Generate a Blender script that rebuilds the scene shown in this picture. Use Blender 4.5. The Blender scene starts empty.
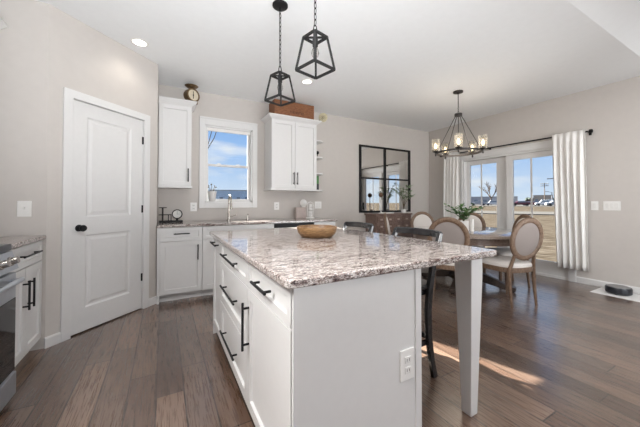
import bpy, bmesh, math, random
from math import sin, cos, pi, radians, atan2, sqrt
from mathutils import Vector, Matrix
random.seed(7)
S = bpy.context.scene
COL = S.collection

# ------------------------------------------------------------ camera
cd = bpy.data.cameras.new('camera'); cam = bpy.data.objects.new('camera', cd); COL.objects.link(cam)
cam.location = (0, 0, 1.1475)
cam.rotation_euler = (radians(90 + 0.83), 0, radians(-29.03))
cd.sensor_width = 36; cd.lens = 36 * 281.7 / 640; cd.shift_y = -14.95 / 640
cd.clip_start = 0.05; cd.clip_end = 1000
S.camera = cam
# ------------------------------------------------------------ world sky
W = bpy.data.worlds.new('sky'); S.world = W; W.use_nodes = True
wn = W.node_tree.nodes; wl = W.node_tree.links; wn.clear()
wo = wn.new('ShaderNodeOutputWorld'); wb = wn.new('ShaderNodeBackground')
tc = wn.new('ShaderNodeTexCoord'); sx = wn.new('ShaderNodeSeparateXYZ'); wl.new(tc.outputs['Generated'], sx.inputs[0])
cr = wn.new('ShaderNodeValToRGB'); wl.new(sx.outputs['Z'], cr.inputs[0])
e = cr.color_ramp.elements; e[0].position = 0.0; e[0].color = (0.72, 0.82, 0.95, 1); e[1].position = 0.55; e[1].color = (0.16, 0.34, 0.80, 1)
k = e.new(0.17); k.color = (0.36, 0.57, 0.93, 1)
mp = wn.new('ShaderNodeMapping'); wl.new(tc.outputs['Generated'], mp.inputs[0]); mp.inputs['Scale'].default_value = (1, 1, 3.2)
nz = wn.new('ShaderNodeTexNoise'); wl.new(mp.outputs[0], nz.inputs['Vector']); nz.inputs['Scale'].default_value = 4.2; nz.inputs['Detail'].default_value = 6
c2 = wn.new('ShaderNodeValToRGB'); wl.new(nz.outputs[0], c2.inputs[0]); c2.color_ramp.elements[0].position = 0.50; c2.color_ramp.elements[1].position = 0.68
mx = wn.new('ShaderNodeMix'); mx.data_type = 'RGBA'; wl.new(c2.outputs[0], mx.inputs[0]); wl.new(cr.outputs[0], mx.inputs[6]); mx.inputs[7].default_value = (0.88, 0.90, 0.95, 1)
wl.new(mx.outputs[2], wb.inputs[0]); wb.inputs[1].default_value = 0.85; wl.new(wb.outputs[0], wo.inputs[0])
# ------------------------------------------------------------ sun (through the kitchen window) and added fill lamps for the room
def lamp(name, kind, loc, direction, energy, size=None, color=(1, 1, 1), sy=None, spread=None):
    l = bpy.data.lights.new(name, kind); o = bpy.data.objects.new(name, l); COL.objects.link(o)
    o.location = loc; o.rotation_euler = Vector(direction).to_track_quat('-Z', 'Y').to_euler()
    l.energy = energy; l.color = color
    if kind == 'AREA':
        l.shape = 'RECTANGLE'; l.size = size; l.size_y = sy or size
        if spread: l.spread = spread
    return o
SUN = lamp('sun', 'SUN', (0, 10, 10), (0.275, -0.96, -0.60), 42.0, color=(1, 0.95, 0.88)); SUN.data.angle = radians(0.5)
for wx in (-0.2, 1.9, 4.0):
    lamp('great_room_fill', 'AREA', (wx, -4.90, 1.5), (0, 1, 0.12), 24, 1.5, (0.93, 0.97, 1.0), 2.1)  # added area fill just inside the unseen rear openings, brightening the room
# added fill lamps aimed up at the ceiling from behind and beside the camera
lamp('ceiling_fill', 'AREA', (0.1, -0.55, 1.0), (0.02, 0.75, 0.66), 34, 1.6, (0.95, 0.98, 1.0), 0.6, radians(95))
lamp('ceiling_fill', 'AREA', (3.4, -0.2, 0.8), (-0.42, 0.84, 0.44), 14, 1.6, (0.95, 0.98, 1.0), 0.6, radians(95))
lamp('right_wall_fill', 'AREA', (3.7, -1.6, 1.5), (0.36, 0.92, 0.10), 15, 1.0, (0.95, 0.98, 1.0), 1.4, radians(80))  # added fill for the right wall and curtain; no window stands here
# added unseen overhead fill for floor and lower fronts, without fixtures
lamp('overhead_fill', 'AREA', (2.0, -0.5, 2.72), (0.1, 0.1, -1), 62, 5.0, (1.0, 0.98, 0.96), 1.0)
lamp('island_side_fill', 'AREA', (-0.95, 0.85, 2.72), (0.85, -0.15, -1), 72, 0.6, (1.0, 0.98, 0.96), 1.5, radians(125))  # added fill for the island's left face, no fixture behind it
S.view_settings.view_transform = 'Standard'; S.view_settings.look = 'None'
S.view_settings.exposure = 0.24; S.view_settings.gamma = 1.0; S.view_settings.use_curve_mapping = False
S.cycles.max_bounces = 10; S.cycles.diffuse_bounces = 6; S.cycles.glossy_bounces = 5; S.cycles.transparent_max_bounces = 16
S.cycles.caustics_reflective = False; S.cycles.caustics_refractive = False
S.cycles.sample_clamp_indirect = 4.0

# ------------------------------------------------------------ materials
MATS = {}
def nmat(name):
    m = bpy.data.materials.new(name); m.use_nodes = True; nt = m.node_tree
    b = nt.nodes['Principled BSDF']; MATS[name] = m
    return m, nt, b
def ramp(nt, src, stops):
    r = nt.nodes.new('ShaderNodeValToRGB'); nt.links.new(src, r.inputs[0]); e = r.color_ramp.elements
    e[0].position, e[0].color = stops[0][0], (*stops[0][1], 1)
    e[1].position, e[1].color = stops[-1][0], (*stops[-1][1], 1)
    for p, c in stops[1:-1]:
        q = e.new(p); q.color = (*c, 1)
    return r.outputs[0]
def tex(nt, kind, scale=(1, 1, 1), coord='Object', rot=(0, 0, 0), loc=(0, 0, 0)):
    t = nt.nodes.new('ShaderNodeTexCoord'); m = nt.nodes.new('ShaderNodeMapping'); n = nt.nodes.new(kind)
    m.inputs['Scale'].default_value = scale; m.inputs['Rotation'].default_value = rot; m.inputs['Location'].default_value = loc
    nt.links.new(t.outputs[coord], m.inputs[0]); nt.links.new(m.outputs[0], n.inputs['Vector'])
    return n
def mixc(nt, fac, a, b, mode='MIX'):
    m = nt.nodes.new('ShaderNodeMix'); m.data_type = 'RGBA'; m.blend_type = mode
    for s, v in ((0, fac), (6, a), (7, b)):
        if isinstance(v, (int, float)): m.inputs[s].default_value = v
        elif isinstance(v, tuple): m.inputs[s].default_value = (*v, 1)
        else: nt.links.new(v, m.inputs[s])
    return m.outputs[2]
def bump(nt, b, h, strength=0.2, dist=0.01):
    n = nt.nodes.new('ShaderNodeBump'); n.inputs['Strength'].default_value = strength; n.inputs['Distance'].default_value = dist
    nt.links.new(h, n.inputs['Height']); nt.links.new(n.outputs[0], b.inputs['Normal'])
def simple(name, col, rough=0.5, metal=0.0, var=0.06, scale=6, spec=None, bmp=0):
    m, nt, b = nmat(name)
    n = tex(nt, 'ShaderNodeTexNoise', (scale,) * 3); n.inputs['Detail'].default_value = 4
    c0 = tuple(max(0, c * (1 - var)) for c in col); c1 = tuple(min(1, c * (1 + var)) for c in col)
    nt.links.new(ramp(nt, n.outputs[0], [(0.3, c0), (0.7, c1)]), b.inputs['Base Color'])
    b.inputs['Roughness'].default_value = rough; b.inputs['Metallic'].default_value = metal
    if spec is not None: b.inputs['Specular IOR Level'].default_value = spec
    if bmp: bump(nt, b, n.outputs[0], bmp)
    return m
simple('wall_paint', (0.565, 0.53, 0.50), 0.85, var=0.015, scale=3)
simple('ceiling_paint', (0.86, 0.875, 0.885), 0.9, var=0.01, scale=3)
simple('trim_white', (0.72, 0.715, 0.71), 0.4, var=0.01)
simple('cabinet_white', (0.70, 0.695, 0.69), 0.38, var=0.01)
simple('black_metal', (0.010, 0.010, 0.011), 0.5, var=0.2, spec=0.25)
simple('bronze_metal', (0.045, 0.04, 0.038), 0.4, var=0.2, metal=0.5)
simple('black_paint', (0.022, 0.022, 0.024), 0.22, var=0.2)
simple('dark_gap', (0.05, 0.048, 0.045), 0.8)
simple('steel', (0.42, 0.44, 0.48), 0.32, metal=0.7, var=0.05)
simple('nickel', (0.50, 0.46, 0.42), 0.25, metal=1.0, var=0.05)
simple('black_glass', (0.008, 0.008, 0.009), 0.06, var=0.1)
simple('plastic_white', (0.82, 0.81, 0.79), 0.35, var=0.01)
simple('plastic_dark', (0.02, 0.022, 0.028), 0.3, var=0.2)
simple('plastic_grey', (0.25, 0.25, 0.26), 0.35, var=0.05)
simple('linen', (0.25, 0.215, 0.20), 0.9, var=0.07, scale=120, bmp=0.1)
simple('linen_seat', (0.62, 0.585, 0.555), 0.9, var=0.06, scale=120, bmp=0.1)
simple('leaf', (0.07, 0.17, 0.045), 0.5, var=0.45, scale=25)
simple('eucalyptus_leaf', (0.24, 0.33, 0.19), 0.55, var=0.35, scale=25)
simple('stem', (0.12, 0.09, 0.05), 0.7)
simple('ceramic', (0.80, 0.79, 0.77), 0.25, var=0.02)
simple('candle_wax', (0.86, 0.85, 0.82), 0.4, var=0.02)
simple('brass_old', (0.16, 0.10, 0.05), 0.45, metal=0.6, var=0.3, scale=20)
simple('dial', (0.62, 0.55, 0.42), 0.5, var=0.06)
simple('clock_face', (0.75, 0.74, 0.71), 0.5, var=0.03)
simple('flower_cream', (0.72, 0.66, 0.46), 0.8, var=0.25, scale=40)
simple('paper', (0.80, 0.80, 0.80), 0.8, var=0.06, scale=30)
simple('green_box', (0.05, 0.20, 0.04), 0.5, var=0.6, scale=30)
simple('pink_card', (0.50, 0.42, 0.39), 0.7)
simple('bark', (0.10, 0.075, 0.06), 0.9, var=0.3, scale=20)
simple('stone_grey', (0.33, 0.32, 0.31), 0.8, var=0.1)
def emis(name, col, st):
    m, nt, b = nmat(name); b.inputs['Base Color'].default_value = (*col, 1)
    b.inputs['Emission Color'].default_value = (*col, 1); b.inputs['Emission Strength'].default_value = st
emis('bulb_glow', (1, 0.80, 0.50), 4.0); emis('downlight_glow', (1, 0.96, 0.9), 3.0)
# thin panes
def pane(name, tint, gl, rough=0.0):
    m, nt, b = nmat(name); o = nt.nodes['Material Output']
    t = nt.nodes.new('ShaderNodeBsdfTransparent'); t.inputs[0].default_value = (*tint, 1)
    g = nt.nodes.new('ShaderNodeBsdfGlossy'); g.inputs['Roughness'].default_value = rough
    f = nt.nodes.new('ShaderNodeFresnel'); f.inputs[0].default_value = gl
    x = nt.nodes.new('ShaderNodeMixShader'); nt.links.new(f.outputs[0], x.inputs[0]); nt.links.new(t.outputs[0], x.inputs[1]); nt.links.new(g.outputs[0], x.inputs[2])
    nt.links.new(x.outputs[0], o.inputs[0])
pane('pane_glass', (0.95, 0.97, 0.97), 1.12); pane('shade_glass', (0.96, 0.96, 0.95), 1.13, 0.05)
pane('seeded_glass', (0.97, 0.97, 0.96), 1.15, 0.08)
nt = MATS['seeded_glass'].node_tree; o = nt.nodes['Material Output']; src = o.inputs[0].links[0].from_socket
d_ = nt.nodes.new('ShaderNodeBsdfTranslucent'); d_.inputs[0].default_value = (0.9, 0.88, 0.85, 1); x = nt.nodes.new('ShaderNodeMixShader'); x.inputs[0].default_value = 0.16
nt.links.new(src, x.inputs[1]); nt.links.new(d_.outputs[0], x.inputs[2]); nt.links.new(x.outputs[0], o.inputs[0])
m, nt, b = nmat('mirror_glass'); b.inputs['Metallic'].default_value = 1; b.inputs['Roughness'].default_value = 0.01
n = tex(nt, 'ShaderNodeTexNoise', (2,) * 3); nt.links.new(ramp(nt, n.outputs[0], [(0, (0.86, 0.86, 0.85)), (1, (0.90, 0.90, 0.89))]), b.inputs['Base Color'])
# curtain: a little light comes through
m, nt, b = nmat('curtain_cloth'); o = nt.nodes['Material Output']
n = tex(nt, 'ShaderNodeTexNoise', (90, 90, 90)); col = ramp(nt, n.outputs[0], [(0.3, (0.88, 0.87, 0.85)), (0.7, (0.93, 0.92, 0.90))])
b.inputs['Roughness'].default_value = 0.9; nt.links.new(col, b.inputs['Base Color'])
tr = nt.nodes.new('ShaderNodeBsdfTranslucent'); nt.links.new(col, tr.inputs[0]); x = nt.nodes.new('ShaderNodeMixShader'); x.inputs[0].default_value = 0.15
nt.links.new(b.outputs[0], x.inputs[1]); nt.links.new(tr.outputs[0], x.inputs[2]); nt.links.new(x.outputs[0], o.inputs[0])
# granite
m, nt, b = nmat('granite')
a = tex(nt, 'ShaderNodeTexNoise', (2.6, 10, 10), rot=(0, 0, radians(10))); a.inputs['Detail'].default_value = 10; a.inputs['Roughness'].default_value = 0.78; a.inputs['Distortion'].default_value = 1.1
f = tex(nt, 'ShaderNodeTexNoise', (24, 46, 40)); f.inputs['Detail'].default_value = 7; f.inputs['Roughness'].default_value = 0.85
v = tex(nt, 'ShaderNodeTexNoise', (8, 20, 20)); v.inputs['Detail'].default_value = 5; v.inputs['Roughness'].default_value = 0.7; v.inputs['Distortion'].default_value = 1.5
base = ramp(nt, a.outputs[0], [(0.34, (0.03, 0.015, 0.015)), (0.42, (0.20, 0.13, 0.115)), (0.47, (0.48, 0.41, 0.38)), (0.53, (0.82, 0.79, 0.76)), (0.60, (0.62, 0.59, 0.57)), (0.68, (0.20, 0.17, 0.17))])
spk = ramp(nt, f.outputs[0], [(0.40, (0.02, 0.012, 0.012)), (0.48, (0.50, 0.44, 0.42)), (0.56, (1, 1, 1))])
c = mixc(nt, 0.9, base, spk, 'MULTIPLY')
spot = ramp(nt, v.outputs[0], [(0.40, (0.03, 0.02, 0.02)), (0.46, (1, 1, 1))])
c = mixc(nt, 0.85, c, spot, 'MULTIPLY'); nt.links.new(c, b.inputs['Base Color'])
b.inputs['Roughness'].default_value = 0.07; b.inputs['Specular IOR Level'].default_value = 0.45
# plank floor (boards run along Y)
m, nt, b = nmat('plank_floor')
t = nt.nodes.new('ShaderNodeTexCoord'); mp = nt.nodes.new('ShaderNodeMapping'); nt.links.new(t.outputs['Object'], mp.inputs[0])
mp.inputs['Rotation'].default_value = (0, 0, radians(90)); mp.inputs['Location'].default_value = (0.3, 0.031, 0)
br = nt.nodes.new('ShaderNodeTexBrick'); nt.links.new(mp.outputs[0], br.inputs['Vector'])
br.inputs['Scale'].default_value = 1; br.inputs['Brick Width'].default_value = 0.95; br.inputs['Row Height'].default_value = 0.1485
br.inputs['Mortar Size'].default_value = 0.004; br.inputs['Mortar Smooth'].default_value = 0.2; br.inputs['Bias'].default_value = 0.0
br.offset = 0.37; br.offset_frequency = 3; br.squash = 1.25; br.squash_frequency = 2
br.inputs['Color1'].default_value = (0, 0, 0, 1); br.inputs['Color2'].default_value = (1, 1, 1, 1); br.inputs['Mortar'].default_value = (0.5, 0.5, 0.5, 1)
tone = ramp(nt, br.outputs['Color'], [(0.0, (0.058, 0.034, 0.024)), (0.3, (0.120, 0.073, 0.051)), (0.6, (0.175, 0.112, 0.080)), (1.0, (0.090, 0.058, 0.043))])
g = tex(nt, 'ShaderNodeTexNoise', (24, 1.0, 10)); g.inputs['Detail'].default_value = 7; g.inputs['Roughness'].default_value = 0.62; g.inputs['Distortion'].default_value = 0.25
grain = ramp(nt, g.outputs[0], [(0.28, (0.50, 0.46, 0.43)), (0.42, (0.86, 0.85, 0.84)), (0.55, (1.05, 1.05, 1.05)), (0.75, (1.35, 1.35, 1.38))])
c = mixc(nt, 1.0, tone, grain, 'MULTIPLY'); c = mixc(nt, br.outputs['Fac'], c, (0.02, 0.013, 0.01))
nt.links.new(c, b.inputs['Base Color'])
rr = nt.nodes.new('ShaderNodeMapRange'); nt.links.new(g.outputs[0], rr.inputs[0]); rr.inputs[3].default_value = 0.20; rr.inputs[4].default_value = 0.36; b.inputs['Coat Weight'].default_value = 1.0; b.inputs['Coat Roughness'].default_value = 0.22; nt.links.new(rr.outputs[0], b.inputs['Roughness'])
bump(nt, b, g.outputs[0], 0.25, 0.004)
# woods
def wood(name, c0, c1, c2, sc=(3, 30, 30), rough=0.5):
    m, nt, b = nmat(name); n = tex(nt, 'ShaderNodeTexNoise', sc); n.inputs['Detail'].default_value = 6; n.inputs['Distortion'].default_value = 0.7
    nt.links.new(ramp(nt, n.outputs[0], [(0.3, c0), (0.5, c1), (0.7, c2)]), b.inputs['Base Color']); b.inputs['Roughness'].default_value = rough; bump(nt, b, n.outputs[0], 0.15, 0.003)
wood('chair_oak', (0.075, 0.040, 0.023), (0.15, 0.092, 0.058), (0.22, 0.148, 0.10), (25, 25, 6), 0.55)
wood('table_wood', (0.09, 0.06, 0.045), (0.15, 0.105, 0.085), (0.20, 0.15, 0.125), (4, 30, 30), 0.12); MATS['table_wood'].node_tree.nodes['Principled BSDF'].inputs['Coat Weight'].default_value = 1.0
wood('table_wood_sheen', (0.20, 0.15, 0.12), (0.30, 0.24, 0.20), (0.38, 0.32, 0.28), (4, 30, 30), 0.2); MATS['table_wood_sheen'].node_tree.nodes['Principled BSDF'].inputs['Coat Weight'].default_value = 1.0  # paler copy of the table wood, white reflection put into its colour
wood('dark_wood', (0.03, 0.02, 0.016), (0.05, 0.034, 0.027), (0.07, 0.05, 0.04), (10, 10, 10), 0.4)
wood('bowl_wood', (0.11, 0.05, 0.02), (0.23, 0.125, 0.05), (0.38, 0.23, 0.11), (5, 5, 40), 0.4)
wood('crate_wood', (0.10, 0.035, 0.015), (0.22, 0.085, 0.035), (0.33, 0.15, 0.07), (4, 30, 40), 0.7)
wood('sideboard_wood', (0.10, 0.06, 0.048), (0.18, 0.115, 0.09), (0.28, 0.19, 0.155), (5, 20, 20), 0.45)
simple('sideboard_label', (0.42, 0.33, 0.29), 0.5, var=0.1)
wood('ball_wood', (0.09, 0.05, 0.03), (0.15, 0.09, 0.055), (0.22, 0.13, 0.08), (30, 30, 30), 0.6)
# crate lettering: worn dark stencil
simple('worn_ink', (0.045, 0.02, 0.012), 0.8, var=0.5, scale=90)
# outdoor
m, nt, b = nmat('dry_field'); n = tex(nt, 'ShaderNodeTexNoise', (5.0, 0.9, 1), rot=(0, 0, radians(-62.5))); n.inputs['Vector'].links[0].from_node.vector_type = 'TEXTURE'; n.inputs['Detail'].default_value = 10; n.inputs['Roughness'].default_value = 0.75
nt.links.new(ramp(nt, n.outputs[0], [(0.38, (0.018, 0.014, 0.010)), (0.50, (0.058, 0.046, 0.034)), (0.62, (0.115, 0.098, 0.080))]), b.inputs['Base Color']); b.inputs['Roughness'].default_value = 0.95; b.inputs['Specular IOR Level'].default_value = 0.0
simple('asphalt', (0.085, 0.08, 0.075), 0.9, var=0.06, scale=1, spec=0)
simple('building_blue', (0.48, 0.60, 0.70), 0.7, var=0.06, scale=0.4)
simple('building_grey', (0.36, 0.38, 0.41), 0.8, var=0.06, scale=0.4)
simple('building_tan', (0.38, 0.33, 0.27), 0.8, var=0.06, scale=0.4)
simple('roof_dark', (0.12, 0.13, 0.15), 0.8, var=0.1, scale=0.4)
simple('window_dark', (0.20, 0.25, 0.30), 0.25, var=0.1)
simple('evergreen', (0.05, 0.065, 0.05), 0.9, var=0.4, scale=0.8)
simple('tyre', (0.02, 0.02, 0.02), 0.8)
simple('car_maroon', (0.10, 0.015, 0.03), 0.3); simple('car_white', (0.6, 0.6, 0.6), 0.3); simple('car_silver', (0.30, 0.31, 0.33), 0.3); simple('car_blue', (0.05, 0.08, 0.16), 0.3)

# ------------------------------------------------------------ mesh helpers
class MB:
    def __init__(s): s.bm = bmesh.new()
    def box(s, x0, x1, y0, y1, z0, z1, bev=0.0):
        t = bmesh.new(); bmesh.ops.create_cube(t, size=1)
        for v in t.verts: v.co = Vector((x0 + (v.co.x + .5) * (x1 - x0), y0 + (v.co.y + .5) * (y1 - y0), z0 + (v.co.z + .5) * (z1 - z0)))
        if bev > 0: bmesh.ops.bevel(t, geom=t.edges[:], offset=bev, segments=2, affect='EDGES', profile=0.5)
        return s.add(t)
    def add(s, t, mat=None):
        if mat is not None: bmesh.ops.transform(t, matrix=mat, verts=t.verts)
        me = bpy.data.meshes.new('tmp'); t.to_mesh(me); t.free(); s.bm.from_mesh(me); bpy.data.meshes.remove(me); return s
    def tube(s, pts, r, seg=10, caps=True):
        pts = [Vector(p) for p in pts]; n = len(pts); rs = r if isinstance(r, (list, tuple)) else [r] * n
        rings = []; up = None
        for i, p in enumerate(pts):
            d = (pts[min(i + 1, n - 1)] - pts[max(i - 1, 0)]).normalized()
            if up is None: up = Vector((0, 0, 1)) if abs(d.z) < 0.9 else Vector((1, 0, 0))
            u = d.cross(up)
            if u.length < 1e-5: u = d.orthogonal()
            u.normalize(); w = u.cross(d).normalized(); up = w
            rings.append([s.bm.verts.new(p + (u * cos(2 * pi * j / seg) + w * sin(2 * pi * j / seg)) * rs[i]) for j in range(seg)])
        for a, b in zip(rings, rings[1:]):
            for j in range(seg): s.bm.faces.new((a[j], a[(j + 1) % seg], b[(j + 1) % seg], b[j]))
        if caps: s.bm.faces.new(rings[0][::-1]); s.bm.faces.new(rings[-1])
        return s
    def bar(s, pts, w, h, up=(0, 0, 1), closed=False):
        # rectangular section swept along pts: w sideways, h along 'up'
        pts = [Vector(p) for p in pts]; n = len(pts); rings = []; up = Vector(up)
        ws = w if isinstance(w, (list, tuple)) else [w] * n; hs = h if isinstance(h, (list, tuple)) else [h] * n
        for i, p in enumerate(pts):
            a = pts[(i - 1) % n] if closed else pts[max(i - 1, 0)]; b = pts[(i + 1) % n] if closed else pts[min(i + 1, n - 1)]
            d = (b - a).normalized(); u = d.cross(up).normalized(); q = u.cross(d).normalized()
            rings.append([s.bm.verts.new(p + u * (sx_ * ws[i] / 2) + q * (sz_ * hs[i] / 2)) for sx_, sz_ in ((-1, -1), (1, -1), (1, 1), (-1, 1))])
        m = n if closed else n - 1
        for i in range(m):
            a, b = rings[i], rings[(i + 1) % n]
            for j in range(4): s.bm.faces.new((a[j], a[(j + 1) % 4], b[(j + 1) % 4], b[j]))
        if not closed: s.bm.faces.new(rings[0][::-1]); s.bm.faces.new(rings[-1])
        return s
    def lathe(s, prof, c=(0, 0, 0), seg=24, axis=None, sx_=1, sy_=1):
        M = Matrix.Translation(c)
        if axis is not None: M = M @ Vector(axis).to_track_quat('Z', 'Y').to_matrix().to_4x4()
        rings = []
        for r, z in prof:
            if r < 1e-6: rings.append([s.bm.verts.new(M @ Vector((0, 0, z)))])
            else: rings.append([s.bm.verts.new(M @ Vector((r * cos(2 * pi * j / seg) * sx_, r * sin(2 * pi * j / seg) * sy_, z))) for j in range(seg)])
        for a, b in zip(rings, rings[1:]):
            for j in range(seg):
                k = (j + 1) % seg
                if len(a) == 1 and len(b) == 1: continue
                if len(a) == 1: s.bm.faces.new((a[0], b[k], b[j]))
                elif len(b) == 1: s.bm.faces.new((a[j], a[k], b[0]))
                else: s.bm.faces.new((a[j], a[k], b[k], b[j]))
        if tuple(prof[0]) == tuple(prof[-1]):
            bmesh.ops.remove_doubles(s.bm, verts=rings[0] + rings[-1], dist=1e-6); return s
        if len(rings[0]) > 1: s.bm.faces.new(rings[0][::-1])
        if len(rings[-1]) > 1: s.bm.faces.new(rings[-1])
        return s
    def prism(s, poly, z0, z1):
        a = [s.bm.verts.new((x, y, z0)) for x, y in poly]; b = [s.bm.verts.new((x, y, z1)) for x, y in poly]; n = len(poly)
        s.bm.faces.new(a[::-1]); s.bm.faces.new(b)
        for i in range(n): s.bm.faces.new((a[i], a[(i + 1) % n], b[(i + 1) % n], b[i]))
        return s
    def extr(s, prof, p0, p1, out, up=(0, 0, 1)):
        # profile (o, u) extruded from p0 to p1; o along 'out', u along 'up'
        out = Vector(out); up = Vector(up); r = []
        for p in (Vector(p0), Vector(p1)): r.append([s.bm.verts.new(p + out * a + up * b) for a, b in prof])
        n = len(prof)
        for i in range(n): s.bm.faces.new((r[0][i], r[0][(i + 1) % n], r[1][(i + 1) % n], r[1][i]))
        s.bm.faces.new(r[0][::-1]); s.bm.faces.new(r[1]); return s
    def quad(s, pts): s.bm.faces.new([s.bm.verts.new(p) for p in pts]); return s
    def build(s, name, mat, parent=None, smooth=False, kind=None, loc=None, rotz=0, bevel=0, solid=0):
        bmesh.ops.recalc_face_normals(s.bm, faces=s.bm.faces)
        me = bpy.data.meshes.new(name); s.bm.to_mesh(me); s.bm.free()
        o = bpy.data.objects.new(name, me); COL.objects.link(o)
        for mm in (mat if isinstance(mat, (list, tuple)) else [mat]): me.materials.append(MATS[mm])
        if smooth:
            for p in me.polygons: p.use_smooth = True
            try:
                me.set_sharp_from_angle(angle=radians(42))
            except Exception: pass
        if parent: o.parent = parent
        if loc: o.location = loc
        if rotz: o.rotation_euler = (0, 0, rotz)
        if kind: o['kind'] = kind
        if bevel:
            md = o.modifiers.new('bevel', 'BEVEL'); md.width = bevel; md.segments = 2; md.limit_method = 'ANGLE'
        if solid:
            md = o.modifiers.new('solid', 'SOLIDIFY'); md.thickness = solid; md.offset = 0
        return o
def tag(o, label=None, cat=None, group=None, kind=None):
    if label: o['label'] = label
    if cat: o['category'] = cat
    if group: o['group'] = group
    if kind: o['kind'] = kind
    return o
def thing(name, label, cat, loc=(0, 0, 0), rotz=0, group=None):
    o = bpy.data.objects.new(name, None); COL.objects.link(o); o.location = loc; o.rotation_euler = (0, 0, rotz); o.empty_display_size = 0.05
    return tag(o, label, cat, group)
def dup(root, loc, rotz, label, group=None):
    r = root.copy(); COL.objects.link(r); r.location = loc; r.rotation_euler = (0, 0, rotz); r['label'] = label
    if group: r['group'] = group
    for ch in list(root.children):
        c = ch.copy(); COL.objects.link(c); c.parent = r
        for g in ch.children:
            d = g.copy(); COL.objects.link(d); d.parent = c
    return r
def struct(o): o['kind'] = 'structure'; return o

# ------------------------------------------------------------ room shell
XL, XR, YB, YF, C = -1.45, 5.22, 4.348, -5.0, 2.74
A = Vector((-0.811, 3.008)); B = Vector((-0.067, 3.7285)); nv = (B - A).normalized(); Lp = (B - A).length
out_p = Vector((nv.y, -nv.x))                               # pantry wall normal, into the room
PT = lambda s_, d_=0.0: A + nv * s_ + out_p * d_            # point on the pantry wall
T = 0.12
WX0, WX1, WZ0, WZ1 = 0.515, 1.205, 1.15, 2.27               # kitchen window opening
DY0, DY1, DZ1 = 1.86, 3.53, 2.0                             # patio door opening
fl = MB().prism([(XL - T, YF - T), (XR + 0.02, YF - T), (XR + 0.02, YB + T), (XL - T, YB + T)], -0.1, 0.0).build('floor', 'plank_floor', kind='structure')
MB().prism([(XL - T, 0.975), (XR + T, 0.975), (XR + T, YB + T), (XL - T, YB + T)], C, C + 0.15).build('ceiling', 'ceiling_paint', kind='structure')
MB().extr([(0, 0), (0, 0.15), (5.975 + T, 0.15 + 2.0), (5.975 + T, 2.0)], (XL - T, 0.975, C), (XR + T, 0.975, C), (0, -1, 0)).build('ceiling_vault', 'ceiling_paint', kind='structure')
w = MB(); y0, y1 = YB, YB + T
w.box(XL - T, WX0, y0, y1, 0, C); w.box(WX1, XR + T, y0, y1, 0, C); w.box(WX0, WX1, y0, y1, 0, WZ0); w.box(WX0, WX1, y0, y1, WZ1, C)
w.build('wall_back', 'wall_paint', kind='structure')
w = MB(); x0, x1 = XR, XR + T
w.box(x0, x1, YF - T, DY0, 0, C + 2.1); w.box(x0, x1, DY1, YB, 0, C + 0.1); w.box(x0, x1, DY0, DY1, DZ1, C + 0.1)
w.build('wall_right', 'wall_paint', kind='structure')
w = MB(); dz = 2.045; s0, s1 = 0.165, 0.86
def wallbox(w, a, b, z0, z1, d0=-T, d1=0.0):
    p = [PT(a, d0), PT(b, d0), PT(b, d1), PT(a, d1)]; w.prism([(q.x, q.y) for q in p], z0, z1)
wallbox(w, 0, s0, 0, C); wallbox(w, s1, Lp, 0, C); wallbox(w, s0, s1, dz, C)
w.build('wall_pantry', 'wall_paint', kind='structure')
MB().box(B.x - T, B.x, B.y, YB + T, 0, C).build('wall_pantry_return', 'wall_paint', kind='structure')
MB().box(XL, A.x, A.y, A.y + T, 0, C).build('wall_left_end', 'wall_paint', kind='structure')
MB().box(XL - T, XL, YF - T, YB, 0, C + 2.1).build('wall_left', 'wall_paint', kind='structure')
w = MB(); xs = [XL - T]
for wx in (-0.2, 1.9, 4.0): xs += [wx - 0.75, wx + 0.75]
xs.append(XR + T)
for i in range(0, len(xs), 2): w.box(xs[i], xs[i + 1], YF - T, YF, 0, 4.9)
for wx in (-0.2, 1.9, 4.0): w.box(wx - 0.75, wx + 0.75, YF - T, YF, 0, 0.45); w.box(wx - 0.75, wx + 0.75, YF - T, YF, 2.55, 4.9)
w.build('wall_front', 'wall_paint', kind='structure')
# baseboards
bh, bt = 0.085, 0.014
prof = [(0, 0), (bt, 0), (bt, bh - 0.012), (bt * 0.5, bh), (0, bh)]
MB().extr(prof, (XR, YF, 0), (XR, DY0 - 0.09, 0), (-1, 0, 0)).build('baseboard_right', 'trim_white', kind='structure')
MB().extr(prof, (XR, DY1 + 0.09, 0), (XR, YB, 0), (-1, 0, 0)).build('baseboard_right_corner', 'trim_white', kind='structure')
MB().extr(prof, (2.36, YB, 0), (XR, YB, 0), (0, -1, 0)).build('baseboard_back', 'trim_white', kind='structure')
o3 = (out_p.x, out_p.y, 0)
q0, q1 = PT(-0.005), PT(0.10); w = MB().extr(prof, (*q0, 0), (*q1, 0), o3); q0, q1 = PT(0.93), PT(Lp + .004); w.extr(prof, (*q0, 0), (*q1, 0), o3)
w.build('baseboard_pantry', 'trim_white', kind='structure')

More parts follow.
